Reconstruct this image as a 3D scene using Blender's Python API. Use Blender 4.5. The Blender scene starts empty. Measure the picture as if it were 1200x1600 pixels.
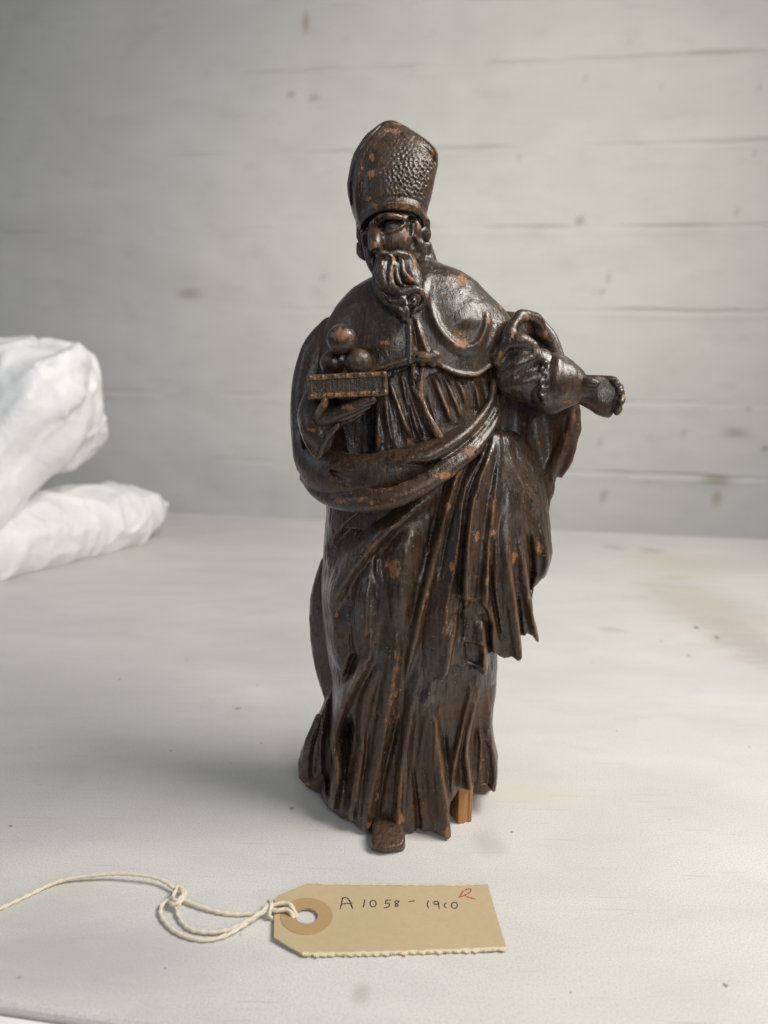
import bpy, bmesh, math, random, time
import numpy as np
import openvdb
from mathutils import Matrix, Vector, noise as mnoise

T0 = time.time()
random.seed(7); RNG = np.random.default_rng(7)
scene = bpy.context.scene
MM = 0.001
FINE = 1.0                                  # voxel scale of the carving grids

# ------------------------------------------------------------------ camera
FPX, CAM_H, PITCH, ROLL = 1155.0, 160.0, math.radians(9.0), math.radians(1.2)
_F = np.array([0, math.cos(PITCH), -math.sin(PITCH)])
_U0 = np.array([0, math.sin(PITCH), math.cos(PITCH)]); _R0 = np.array([1.0, 0, 0])
_R = _R0 * math.cos(ROLL) + _U0 * math.sin(ROLL)
_U = _U0 * math.cos(ROLL) - _R0 * math.sin(ROLL)
_C = np.array([0, 0, CAM_H])
cd = bpy.data.cameras.new('camera'); cam = bpy.data.objects.new('camera', cd)
scene.collection.objects.link(cam); scene.camera = cam
cd.sensor_fit = 'VERTICAL'; cd.sensor_height = 36.0; cd.lens = FPX / 1600 * 36
cd.clip_start = 0.01; cd.clip_end = 30
cd.dof.use_dof = True; cd.dof.focus_distance = 0.262; cd.dof.aperture_fstop = 10.0
M = Matrix.Identity(4)
for i in range(3):
    M[i][0], M[i][1], M[i][2], M[i][3] = _R[i], _U[i], -_F[i], _C[i] * MM
cam.matrix_world = M

# ------------------------------------------------------------------ light
world = bpy.data.worlds.new('World'); scene.world = world; world.use_nodes = True
world.node_tree.nodes['Background'].inputs[0].default_value = (0.86, 0.93, 1.0, 1)
world.node_tree.nodes['Background'].inputs[1].default_value = 0.15
scene.view_settings.view_transform = 'Standard'; scene.view_settings.look = 'None'
scene.view_settings.exposure = 0.0; scene.view_settings.gamma = 1.0

def area(name, loc, target, sx, sy, power, col, spread=180):
    l = bpy.data.lights.new(name, 'AREA'); l.shape = 'RECTANGLE'; l.size = sx; l.size_y = sy
    l.energy = power; l.color = col; l.spread = math.radians(spread)
    o = bpy.data.objects.new(name, l); scene.collection.objects.link(o)
    o.location = loc
    o.rotation_euler = (Vector(target) - Vector(loc)).to_track_quat('-Z', 'Y').to_euler()
    return o
area('ceiling_lamp', (0.44, -0.16, 0.98), (0.10, 1.35, 0.36), 0.60, 0.40, 3.2, (1.0, 0.965, 0.90), 74)
area('added_right_light', (0.46, 0.16, 0.62), (0.10, 0.24, 0.02), 0.34, 0.34, 4.4, (1.0, 0.955, 0.89), 150)  # unseen lamp added at right to give the table its side-to-side gradient
area('room_light', (0.30, -0.85, 0.50), (0.05, 0.30, 0.12), 0.26, 0.50, 3.6, (1.0, 0.97, 0.92))
area('window_light', (-1.0, 0.05, 0.70), (0.0, 0.35, 0.12), 0.35, 0.6, 1.2, (0.66, 0.81, 1.0))

# ------------------------------------------------------------------ helpers
def tag(o, label=None, cat=None, group=None, kind=None):
    if label: o['label'] = label
    if cat: o['category'] = cat
    if group: o['group'] = group
    if kind: o['kind'] = kind
    return o
def link(name, me, mat=None, parent=None):
    o = bpy.data.objects.new(name, me); scene.collection.objects.link(o)
    if mat: me.materials.append(mat)
    if parent is not None:
        o.parent = parent
        o.matrix_parent_inverse = Matrix.Translation(-parent.location)
    return o
def empty(name, loc):
    o = bpy.data.objects.new(name, None); scene.collection.objects.link(o)
    o.location = loc; o.empty_display_size = 0.02
    return o

# the photograph was measured in pixels; these turn a measured point into millimetres in the room
def ray(u, v): return _F * FPX + _R * (u - 600.0) + _U * (800.0 - v)
def at_depth(u, v, y):
    d = ray(u, v); return _C + d * ((y - _C[1]) / d[1])
def on_z(u, v, z=0.0):
    d = ray(u, v); return _C + d * ((z - _C[2]) / d[2])
Y0 = 280.0                                  # depth of the statuette's axis
def Q(u, v, dy=0.0):                        # point at depth Y0+dy
    return at_depth(u, v, Y0 + dy)

def smooth_path(pts, n=6):
    """Catmull-Rom through rows of pts"""
    p = np.asarray(pts, float)
    if len(p) < 3: 
        t = np.linspace(0, 1, n + 1)[:, None]; return p[0] * (1 - t) + p[-1] * t
    q = np.vstack([2 * p[0] - p[1], p, 2 * p[-1] - p[-2]]); out = []
    for i in range(1, len(q) - 2):
        a, b, c, d = q[i - 1], q[i], q[i + 1], q[i + 2]
        for t in np.arange(n) / n:
            out.append(0.5 * (2 * b + (c - a) * t + (2 * a - 5 * b + 4 * c - d) * t * t + (3 * b - a - 3 * c + d) * t ** 3))
    out.append(p[-1]); return np.array(out)
def smin(a, b, k):
    if k <= 0: return np.minimum(a, b)
    h = np.maximum(k - np.abs(a - b), 0) / k
    return np.minimum(a, b) - h * h * (k * 0.25)
def smax(a, b, k): return -smin(-a, -b, k)
def sstep(t):
    t = np.clip(t, 0, 1); return t * t * (3 - 2 * t)

def value_noise(X, Y, Z, scale, seed=0):
    """cheap smooth lattice noise in -1..1 on broadcastable arrays"""
    r = np.random.default_rng(seed).uniform(-1, 1, 4096).astype(np.float32)
    def lat(i, j, k): return r[(i * 73 + j * 179 + k * 283 + i * j * 7 + j * k * 13) & 4095]
    x, y, z = X / scale, Y / scale, Z / scale
    i, j, k = np.floor(x).astype(int), np.floor(y).astype(int), np.floor(z).astype(int)
    fx, fy, fz = x - i, y - j, z - k
    fx, fy, fz = fx * fx * (3 - 2 * fx), fy * fy * (3 - 2 * fy), fz * fz * (3 - 2 * fz)
    o = 0
    for a in (0, 1):
        for b in (0, 1):
            for c in (0, 1):
                o = o + lat(i + a, j + b, k + c) * (fx if a else 1 - fx) * (fy if b else 1 - fy) * (fz if c else 1 - fz)
    return o.astype(np.float32)

class Block:
    """a block of wood to carve: signed distances (mm) on a regular grid"""
    def __init__(self, lo, hi, res):
        res = res * FINE
        self.res = res; self.lo = np.array(lo, float)
        n = np.ceil((np.array(hi) - self.lo) / res).astype(int) + 1
        self.ax = [(self.lo[i] + res * np.arange(n[i])).astype(np.float32) for i in range(3)]
        self.f = np.full(n, 50.0, np.float32)
    def region(self, lo, hi):
        s = []
        for i in range(3):
            a = int(np.floor((lo[i] - self.lo[i]) / self.res)); b = int(np.ceil((hi[i] - self.lo[i]) / self.res)) + 1
            a = max(a, 0); b = min(b, len(self.ax[i]))
            if a >= b: return None
            s.append(slice(a, b))
        return tuple(s)
    def xyz(self, s=None):
        s = s or (slice(None),) * 3
        return (self.ax[0][s[0]][:, None, None], self.ax[1][s[1]][None, :, None], self.ax[2][s[2]][None, None, :])
    def put(self, s, g, k, cut=False):
        if cut: self.f[s] = smax(self.f[s], -g, k)
        else: self.f[s] = smin(self.f[s], g, k)
    def chain(self, pts, k=1.0, cut=False, n=5, sq=(1, 1, 1)):
        """rows x,y,z,r: a tapering rounded strand; sq squashes its section per axis"""
        p = smooth_path(pts, n); rm = p[:, 3].max()
        m = rm * max(sq) + k + 1.5
        s = self.region(p[:, :3].min(0) - m, p[:, :3].max(0) + m)
        if s is None: return
        g = np.full(self.f[s].shape, 40.0, np.float32)
        o = [s[i].start for i in range(3)]
        for a, b in zip(p[:-1], p[1:]):
            ss = self.region(np.minimum(a[:3], b[:3]) - m, np.maximum(a[:3], b[:3]) + m)
            if ss is None: continue
            x, y, z = self.xyz(ss)
            q = tuple(np.float32(1.0 / t) for t in sq)
            d = [(b[i] - a[i]) * q[i] for i in range(3)]
            L = sum(t * t for t in d) + 1e-9
            px, py, pz = (x - a[0]) * q[0], (y - a[1]) * q[1], (z - a[2]) * q[2]
            t = np.clip((px * d[0] + py * d[1] + pz * d[2]) / L, 0, 1).astype(np.float32)
            e = np.sqrt((px - t * d[0]) ** 2 + (py - t * d[1]) ** 2 + (pz - t * d[2]) ** 2) - (a[3] + (b[3] - a[3]) * t)
            ls = tuple(slice(ss[i].start - o[i], ss[i].stop - o[i]) for i in range(3))
            g[ls] = np.minimum(g[ls], e.astype(np.float32))
        self.put(s, g, k, cut)
    def ball(self, c, r, k=1.0, cut=False, rot=0.0):
        r = np.array(r if np.ndim(r) else (r, r, r), float); m = r.max() + k + 1.5
        s = self.region(np.array(c) - m, np.array(c) + m)
        if s is None: return
        x, y, z = self.xyz(s)
        dx, dz = x - c[0], z - c[2]
        if rot:
            cs, sn = math.cos(rot), math.sin(rot); dx, dz = dx * cs + dz * sn, -dx * sn + dz * cs
        q = np.sqrt((dx / r[0]) ** 2 + ((y - c[1]) / r[1]) ** 2 + (dz / r[2]) ** 2) + 1e-6
        l = np.sqrt(dx ** 2 + (y - c[1]) ** 2 + dz ** 2)
        self.put(s, (np.where(q > 0.15, l * (1 - 1 / np.maximum(q, 0.15)), -r.min())).astype(np.float32), k, cut)
    def box(self, c, h, rnd, k=0.5, cut=False, rot=0.0, yaw=0.0):
        m = float(np.linalg.norm(h)) + k + 2
        s = self.region(np.array(c) - m, np.array(c) + m)
        if s is None: return
        x, y, z = self.xyz(s)
        dx, dy, dz = x - c[0], y - c[1], z - c[2]
        if yaw:
            cs, sn = math.cos(yaw), math.sin(yaw); dx, dy = dx * cs + dy * sn, -dx * sn + dy * cs
        if rot:
            cs, sn = math.cos(rot), math.sin(rot); dx, dz = dx * cs + dz * sn, -dx * sn + dz * cs
        qx, qy, qz = np.abs(dx) - (h[0] - rnd), np.abs(dy) - (h[1] - rnd), np.abs(dz) - (h[2] - rnd)
        g = np.sqrt(np.maximum(qx, 0) ** 2 + np.maximum(qy, 0) ** 2 + np.maximum(qz, 0) ** 2) + np.minimum(np.maximum(np.maximum(qx, qy), qz), 0) - rnd
        self.put(s, g.astype(np.float32), k, cut)
    def mesh(self, name, mat, parent, chips=(), wear_scale=0.30, grain=0.14, hair=0.0, stria=0.0):
        f = self.f
        if grain:                                            # slight tool-marks of the carving
            x, y, z = self.xyz()
            near = np.abs(f) < 3
            idx = np.nonzero(near)
            gx, gy, gz = self.ax[0][idx[0]], self.ax[1][idx[1]], self.ax[2][idx[2]]
            f[near] += grain * (value_noise(gx, gy, gz * 0.45, 3.1, 3) + 0.6 * value_noise(gx, gy, gz * 0.6, 1.3, 5))
        if stria:                                            # long fine gouge marks running down the cloth
            x, y, z = self.xyz(); idx = np.nonzero(np.abs(f) < 2)
            gx, gy, gz = self.ax[0][idx[0]], self.ax[1][idx[1]], self.ax[2][idx[2]]
            wv = value_noise(gx, gy, gz, 16, 51)
            f[idx] += stria * (value_noise(gx + wv * 3 + gz * .08, gy, gz * 0.06, 1.05, 53) + .8 * value_noise(gx + wv * 3 + gz * .05, gy, gz * 0.09, 2.3, 55))
        if hair:
            x, y, z = self.xyz(); idx = np.nonzero(np.abs(f) < 2)
            gx, gy, gz = self.ax[0][idx[0]], self.ax[1][idx[1]], self.ax[2][idx[2]]
            wv = 2.0 * value_noise(gx, gy, gz, 6, 41)
            f[idx] += hair * value_noise(gx + wv * .5, gy, gz * 0.22 + wv * .3, 0.75, 43)
        pad = np.pad(f, 1, constant_values=20.0)
        np.clip(pad, -3 , 3, out=pad)
        g = openvdb.FloatGrid(3.0); g.copyFromArray(pad)
        P, Qd = g.convertToQuads(0.0)
        if len(P) == 0: raise RuntimeError('empty carving ' + name)
        # convexity: blurred distance on the surface
        b = np.clip(f, -4, 4)
        w = max(1, int(round(0.9 / self.res)))
        for ax in range(3):
            for _ in range(2):
                c = np.cumsum(np.pad(b, [(w + 1, w) if i == ax else (0, 0) for i in range(3)], mode='edge'), axis=ax, dtype=np.float32)
                n = b.shape[ax]
                hi_ = [slice(None)] * 3; lo_ = [slice(None)] * 3
                hi_[ax] = slice(2 * w + 1, 2 * w + 1 + n); lo_[ax] = slice(0, n)
                b = (c[tuple(hi_)] - c[tuple(lo_)]) / (2 * w + 1)
        ijk = P - 1.0
        i0 = np.clip(np.round(ijk).astype(int), 0, np.array(f.shape) - 1)
        wear_and_light = b[i0[:, 0], i0[:, 1], i0[:, 2]] - np.clip(f, -4, 4)[i0[:, 0], i0[:, 1], i0[:, 2]]
        co = self.lo + ijk * self.res
        # drop loose crumbs
        nv = len(co)
        lab = np.arange(nv)
        e = np.concatenate([Qd[:, [0, 1]], Qd[:, [1, 2]], Qd[:, [2, 3]], Qd[:, [3, 0]]]).astype(np.int64)
        while True:
            m = np.minimum(lab[e[:, 0]], lab[e[:, 1]]); l2 = lab.copy()
            np.minimum.at(l2, e[:, 0], m); np.minimum.at(l2, e[:, 1], m)
            l2 = l2[l2]; l2 = l2[l2]
            if (l2 == lab).all(): break
            lab = l2
        roots, cnt = np.unique(lab, return_counts=True)
        big = roots[cnt > 0.06 * cnt.max()]
        keepv = np.isin(lab, big)
        Qd = Qd[keepv[Qd[:, 0]]]
        new = np.cumsum(keepv) - 1
        Qd = new[Qd]; co = co[keepv]; wear_and_light = wear_and_light[keepv]
        chip = np.full(len(co), -1.0, np.float32)
        for c in chips:
            cx, cy, cz, rx, rz = c[:5]; an = c[5] if len(c) > 5 else 0.0
            dx, dz = co[:, 0] - cx, co[:, 2] - cz
            cs, sn = math.cos(an), math.sin(an); dx, dz = dx * cs + dz * sn, -dx * sn + dz * cs
            soft = rx < 0; rx = abs(rx)
            d = 1 - np.sqrt((dx / rx) ** 2 + (dz / rz) ** 2 + ((co[:, 1] - cy) / 14.0) ** 2)
            if soft: d = np.minimum(d * 1.2, 0.16)
            chip = np.maximum(chip, d.astype(np.float32))
        me = bpy.data.meshes.new(name)
        me.vertices.add(len(co)); me.vertices.foreach_set('co', (co * MM).astype(np.float32).ravel())
        me.loops.add(len(Qd) * 4); me.loops.foreach_set('vertex_index', Qd[:, ::-1].astype(np.int32).ravel())
        me.polygons.add(len(Qd))
        me.polygons.foreach_set('loop_start', np.arange(0, len(Qd) * 4, 4, dtype=np.int32))
        me.polygons.foreach_set('use_smooth', np.ones(len(Qd), bool))
        me.update()
        for nm, arr in (('wear_and_light', wear_and_light / wear_scale), ('chip', chip)):
            a = me.attributes.new(nm, 'FLOAT', 'POINT'); a.data.foreach_set('value', arr.astype(np.float32))
        o = link(name, me, mat, parent)
        return o

class Loft:
    """a body of oval sections: rows z, xl, xr, front depth, back depth, yc (mm)"""
    def __init__(self, rows, n=2.2):
        r = np.array(sorted(rows)); self.n = n
        zz = np.linspace(r[0, 0], r[-1, 0], 240)
        cols = [np.interp(zz, r[:, 0], r[:, i]) for i in range(1, 6)]
        ker = np.ones(9) / 9
        self.z = zz; self.c = [np.convolve(np.pad(c, 4, mode='edge'), ker, 'valid') for c in cols]
    def params(self, z):
        xl, xr, yf, yb, yc = [np.interp(z, self.z, c) for c in self.c]
        return (xl + xr) / 2, (xr - xl) / 2, yf, yb, yc
    def front(self, x, z):
        cx, ax, yf, yb, yc = self.params(z)
        t = min(abs(x - cx) / ax, 0.999)
        return yc - yf * (1 - t ** self.n) ** (1 / self.n)
    def S(self, u, v, out=0.0):
        y = Y0 - 15.0
        for _ in range(14):
            p = at_depth(u, v, y); y = 0.5 * y + 0.5 * (self.front(p[0], p[2]) - out)
        return at_depth(u, v, y)
    def dist(self, x, y, z):
        cx, ax, yf, yb, yc = [t.astype(np.float32) for t in self.params(z)]
        dx = x - cx; dy = y - yc
        ay = np.where(dy < 0, yf, yb)
        q = ((np.abs(dx) / ax) ** self.n + (np.abs(dy) / ay) ** self.n) ** np.float32(1 / self.n) + 1e-5
        r = np.sqrt(dx * dx + dy * dy)
        return np.where(q > 0.2, r * (1 - 1 / np.maximum(q, 0.2)), -ax * 0.8).astype(np.float32)
def loft_px(rows, n=2.2, sil=0.0):
    """rows v, ul, ur, yf, yb, yc(rel): the outline measured at the silhouette depth"""
    out = []
    for v, ul, ur, yf, yb, yc in rows:
        a, b = Q(ul, v, yc + sil), Q(ur, v, yc + sil)
        out.append(((a[2] + b[2]) / 2, a[0], b[0], yf, yb, Y0 + yc))
    return Loft(out, n)

class Relief:
    """heights (mm) of the folds over a block's x-z face"""
    def __init__(self, blk):
        self.b = blk; self.X = blk.ax[0][:, None]; self.Z = blk.ax[2][None, :]
        self.D = np.zeros((len(blk.ax[0]), len(blk.ax[2])), np.float32)
    def _near(self, p, m):
        b = self.b
        i = [int(np.clip((p[:, 0].min() - m - b.lo[0]) / b.res, 0, len(b.ax[0]))), int(np.clip((p[:, 0].max() + m - b.lo[0]) / b.res + 1, 0, len(b.ax[0])))]
        j = [int(np.clip((p[:, 1].min() - m - b.lo[2]) / b.res, 0, len(b.ax[2]))), int(np.clip((p[:, 1].max() + m - b.lo[2]) / b.res + 1, 0, len(b.ax[2])))]
        return slice(i[0], i[1]), slice(j[0], j[1])
    def fold(self, pts, wl, wr, h, mode='max', taper=(0.25, 0.25), k=0.8, sharp=1.0):
        """pts rows x,z ; wl / wr: width on the left / right side going down; h: height (negative cuts)"""
        p = smooth_path(pts, 5)
        n = len(p); t = np.linspace(0, 1, n)
        hs = np.interp(t, np.linspace(0, 1, np.size(h)), np.atleast_1d(h)).astype(float)
        if taper[0]: hs *= sstep(t / taper[0] + 0.0)
        if taper[1]: hs *= sstep((1 - t) / taper[1])
        sx, sz = self._near(p, max(wl, wr) + 0.5)
        X, Z = self.X[sx], self.Z[:, sz]
        if X.size == 0 or Z.size == 0: return
        best = np.full((X.shape[0], Z.shape[1]), 1e9, np.float32); side = np.zeros_like(best); hh = np.zeros_like(best)
        for i in range(n - 1):
            a, b = p[i], p[i + 1]; d = b - a; L = d @ d + 1e-9
            tt = np.clip(((X - a[0]) * d[0] + (Z - a[1]) * d[1]) / L, 0, 1)
            ox, oz = X - a[0] - tt * d[0], Z - a[1] - tt * d[1]
            e = np.sqrt(ox * ox + oz * oz); m = e < best
            best = np.where(m, e, best); side = np.where(m, d[0] * oz - d[1] * ox, side)
            hh = np.where(m, hs[i] + (hs[i + 1] - hs[i]) * tt, hh)
        w = np.where(side > 0, wr, wl)
        q = np.clip(best / w, 0, 1)
        prof = (0.5 + 0.5 * np.cos(math.pi * q)) ** sharp
        val = (hh * prof).astype(np.float32)
        cur = self.D[sx, sz]
        if mode == 'max': self.D[sx, sz] = np.where(val > 1e-4, smax(cur, val, k), cur)
        else: self.D[sx, sz] = cur + val
    def soften(self, n=1):
        for _ in range(n):
            d = self.D
            d[1:-1] = 0.25 * d[:-2] + 0.5 * d[1:-1] + 0.25 * d[2:]
            d[:, 1:-1] = 0.25 * d[:, :-2] + 0.5 * d[:, 1:-1] + 0.25 * d[:, 2:]
def polygon_distance(blk, pts):
    """signed distance (mm, negative inside) to a closed outline in x-z"""
    X, Z = blk.ax[0][:, None], blk.ax[2][None, :]
    p = np.asarray(pts, float)[:, :2]; d = np.full((X.shape[0], Z.shape[1]), 1e9, np.float32); ins = np.zeros(d.shape, bool)
    for a, b in zip(p, np.roll(p, -1, 0)):
        e = b - a; L = e @ e + 1e-9
        t = np.clip(((X - a[0]) * e[0] + (Z - a[1]) * e[1]) / L, 0, 1)
        d = np.minimum(d, np.hypot(X - a[0] - t * e[0], Z - a[1] - t * e[1]))
        if abs(e[1]) > 1e-9:
            ins ^= ((a[1] > Z) != (b[1] > Z)) & (X < a[0] + (Z - a[1]) * e[0] / e[1])
    return np.where(ins, -d, d).astype(np.float32)
def front_weight(blk, yc, soft=10.0):
    return sstep((yc + soft * 0.5 - blk.ax[1]) / soft)[None, :, None].astype(np.float32)

# ------------------------------------------------------------------ materials
def new_mat(name):
    m = bpy.data.materials.new(name); m.use_nodes = True
    nt = m.node_tree; b = nt.nodes['Principled BSDF']; return m, nt, b
def N(nt, t, **kw):
    n = nt.nodes.new(t)
    for k_, v_ in kw.items():
        if k_ in ('operation', 'blend_type', 'data_type', 'attribute_name', 'noise_dimensions', 'feature', 'distance', 'clamp', 'interpolation_type', 'wave_type', 'bands_direction', 'vector_type'): setattr(n, k_, v_)
        else: n.inputs[k_].default_value = v_
    return n
def L(nt, a, b): nt.links.new(a, b)
def noise(nt, vec, scale, detail=4, rough=0.55, dist=0.0):
    n = N(nt, 'ShaderNodeTexNoise'); n.inputs['Scale'].default_value = scale; n.inputs['Detail'].default_value = detail
    n.inputs['Roughness'].default_value = rough; n.inputs['Distortion'].default_value = dist
    if vec is not None: L(nt, vec, n.inputs['Vector'])
    return n.outputs['Fac']
def ramp(nt, fac, stops):
    r = nt.nodes.new('ShaderNodeValToRGB'); cr = r.color_ramp
    while len(cr.elements) < len(stops): cr.elements.new(0.5)
    for e, (p, c) in zip(cr.elements, stops):
        e.position = p; e.color = (c, c, c, 1) if np.ndim(c) == 0 else (*c, 1)
    L(nt, fac, r.inputs['Fac']); return r.outputs['Color']
def math_(nt, op, a, b=None, clamp=False):
    n = nt.nodes.new('ShaderNodeMath'); n.operation = op; n.use_clamp = clamp
    for i, s in enumerate((a, b)):
        if s is None: continue
        if isinstance(s, (int, float)): n.inputs[i].default_value = s
        else: L(nt, s, n.inputs[i])
    return n.outputs[0]
def mixc(nt, fac, a, b, mode='MIX'):
    n = nt.nodes.new('ShaderNodeMix'); n.data_type = 'RGBA'; n.blend_type = mode
    for s, i in ((fac, 0), (a, 6), (b, 7)):
        if isinstance(s, (int, float)): n.inputs[i].default_value = s
        elif isinstance(s, tuple): n.inputs[i].default_value = (*s, 1)
        else: L(nt, s, n.inputs[i])
    return n.outputs[2]
def coords(nt, scale=(1, 1, 1), kind='Object'):
    tc = nt.nodes.new('ShaderNodeTexCoord'); mp = nt.nodes.new('ShaderNodeMapping')
    mp.inputs['Scale'].default_value = scale; L(nt, tc.outputs[kind], mp.inputs['Vector']); return mp.outputs['Vector']
def bump(nt, h, strength, dist, prev=None):
    b = nt.nodes.new('ShaderNodeBump'); b.inputs['Strength'].default_value = strength; b.inputs['Distance'].default_value = dist
    L(nt, h, b.inputs['Height'])
    if prev is not None: L(nt, prev, b.inputs['Normal'])
    return b.outputs['Normal']

def wood_material(name, dark=(0.0145, 0.0095, 0.0066), mid=(0.057, 0.034, 0.0195), red=(0.078, 0.038, 0.019), rough=(0.21, 0.47), wear_bias=0.0):
    m, nt, b = new_mat(name)
    v = coords(nt); vg = coords(nt, (1, 1, 0.10))
    n1 = noise(nt, v, 65, 6, 0.65); n2 = noise(nt, v, 430, 4, 0.65); n3 = noise(nt, vg, 950, 3, 0.65); n4 = noise(nt, v, 34, 4, 0.55, 0.8); n5 = noise(nt, v, 1500, 2, 0.6); n6 = noise(nt, v, 150, 4, 0.6, 0.4)
    base = mixc(nt, ramp(nt, n1, [(0.36, 0.0), (0.64, 1.0)]), dark, mid)
    base = mixc(nt, ramp(nt, n4, [(0.50, 0.0), (0.68, 0.7)]), base, red)
    base = mixc(nt, ramp(nt, n6, [(0.55, 0.0), (0.72, 0.5)]), base, (0.068, 0.047, 0.031))        # greyish bloom on old varnish
    base = mixc(nt, ramp(nt, n3, [(0.46, 0.0), (0.66, 0.60)]), base, (0.105, 0.060, 0.030))
    base = mixc(nt, ramp(nt, n2, [(0.34, 0.75), (0.50, 0.0)]), base, (0.014, 0.010, 0.008))
    # rubbed edges, broadened and lightened so fold crests look more lit
    wa = N(nt, 'ShaderNodeAttribute', attribute_name='wear_and_light').outputs['Fac']
    ws = math_(nt, 'ADD', wa, math_(nt, 'MULTIPLY', math_(nt, 'SUBTRACT', n1, 0.5), 3.2))
    ws = math_(nt, 'ADD', ws, math_(nt, 'MULTIPLY', math_(nt, 'SUBTRACT', n2, 0.5), 2.8))
    ws = math_(nt, 'ADD', ws, wear_bias - 0.30)
    wm = ramp(nt, math_(nt, 'MULTIPLY', ws, 0.5), [(0.36, 0.0), (0.62, 1.0)])
    worn = mixc(nt, n3, (0.085, 0.050, 0.027), (0.175, 0.090, 0.042))
    base = mixc(nt, math_(nt, 'MULTIPLY', wm, 0.78), base, worn)
    # flaked paint: bare wood
    ca = N(nt, 'ShaderNodeAttribute', attribute_name='chip').outputs['Fac']
    jag = math_(nt, 'ADD', math_(nt, 'MULTIPLY', math_(nt, 'SUBTRACT', noise(nt, v, 300, 5, 0.75), 0.5), 2.6), math_(nt, 'MULTIPLY', math_(nt, 'SUBTRACT', noise(nt, coords(nt, (1, 1, 0.35)), 900, 4, 0.75), 0.5), 1.8))
    cs = math_(nt, 'ADD', ca, jag)
    cm = ramp(nt, cs, [(0.30, 0.0), (0.42, 1.0)])
    halo = ramp(nt, cs, [(0.05, 0.0), (0.38, 0.55)])
    base = mixc(nt, halo, base, (0.085, 0.040, 0.018))
    bare = mixc(nt, ramp(nt, n3, [(0.35, 0.0), (0.7, 1.0)]), (0.15, 0.066, 0.027), (0.36, 0.170, 0.074))
    bare = mixc(nt, ramp(nt, n5, [(0.50, 0.0), (0.70, 0.6)]), bare, (0.09, 0.045, 0.02))
    # tiny flecks all over
    fl = ramp(nt, noise(nt, v, 640, 2, 0.6), [(0.715, 0.0), (0.745, 1.0)])
    fl2 = math_(nt, 'MULTIPLY', fl, ramp(nt, n4, [(0.42, 0.0), (0.56, 0.9)]))
    mask = math_(nt, 'MAXIMUM', cm, fl2)
    base = mixc(nt, mask, base, bare)
    dust = ramp(nt, noise(nt, v, 1100, 1, 0.5), [(0.75, 0.0), (0.775, 0.7)])
    base = mixc(nt, dust, base, (0.34, 0.31, 0.26))
    L(nt, base, b.inputs['Base Color'])
    r = math_(nt, 'ADD', ramp(nt, math_(nt, 'ADD', math_(nt, 'MULTIPLY', n6, 0.6), math_(nt, 'MULTIPLY', n4, 0.4)), [(0.38, rough[0]), (0.62, rough[1])]), math_(nt, 'MULTIPLY', mask, 0.22))
    L(nt, r, b.inputs['Roughness'])
    b.inputs['IOR'].default_value = 1.5
    L(nt, math_(nt, 'MULTIPLY', ramp(nt, math_(nt, 'ADD', math_(nt, 'MULTIPLY', n4, 0.5), math_(nt, 'MULTIPLY', n1, 0.5)), [(0.40, 0.65), (0.57, 0.06)]), math_(nt, 'SUBTRACT', 1.0, mask)), b.inputs['Coat Weight'])
    b.inputs['Coat Roughness'].default_value = 0.22
    nb = bump(nt, n3, 0.40, 0.0006)
    nb = bump(nt, n2, 0.30, 0.0006, nb)
    nb = bump(nt, n5, 0.40, 0.0003, nb)
    nb = bump(nt, math_(nt, 'SUBTRACT', 1.0, mask), 0.7, 0.0003, nb)
    L(nt, nb, b.inputs['Normal']); L(nt, bump(nt, n5, 0.25, 0.0002, bump(nt, n2, 0.25, 0.0006)), b.inputs['Coat Normal'])
    return m
WOOD = wood_material('varnished_carved_wood')
WOOD_BACK = wood_material('reddish_stained_wood', (0.045, 0.022, 0.011), (0.085, 0.038, 0.016), (0.12, 0.05, 0.018), (0.35, 0.55))
WOOD_GILT = wood_material('rubbed_wood', wear_bias=0.35)

def raw_wood():
    m, nt, b = new_mat('bare_wood'); v = coords(nt, (1, 1, 0.15)); n = noise(nt, v, 900, 4, 0.6)
    L(nt, mixc(nt, n, (0.22, 0.09, 0.03), (0.50, 0.25, 0.09)), b.inputs['Base Color']); b.inputs['Roughness'].default_value = 0.7
    L(nt, bump(nt, n, 0.3, 0.0004), b.inputs['Normal']); return m
RAW = raw_wood()
# ------------------------------------------------------------------ the setting
TA, TB = on_z(270, 801), on_z(1200, 843)     # back edge of the table
tdir = (TB - TA)[:2]; tdir /= np.linalg.norm(tdir); tnor = np.array([-tdir[1], tdir[0]])
fa = on_z(100, 1583)
front_off = (fa[:2] - TA[:2]) @ tnor
def tpt(s, t, z):                            # along the back edge, towards the wall
    p = TA[:2] + tdir * s + tnor * t; return (p[0] * MM, p[1] * MM, z * MM)

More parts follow.
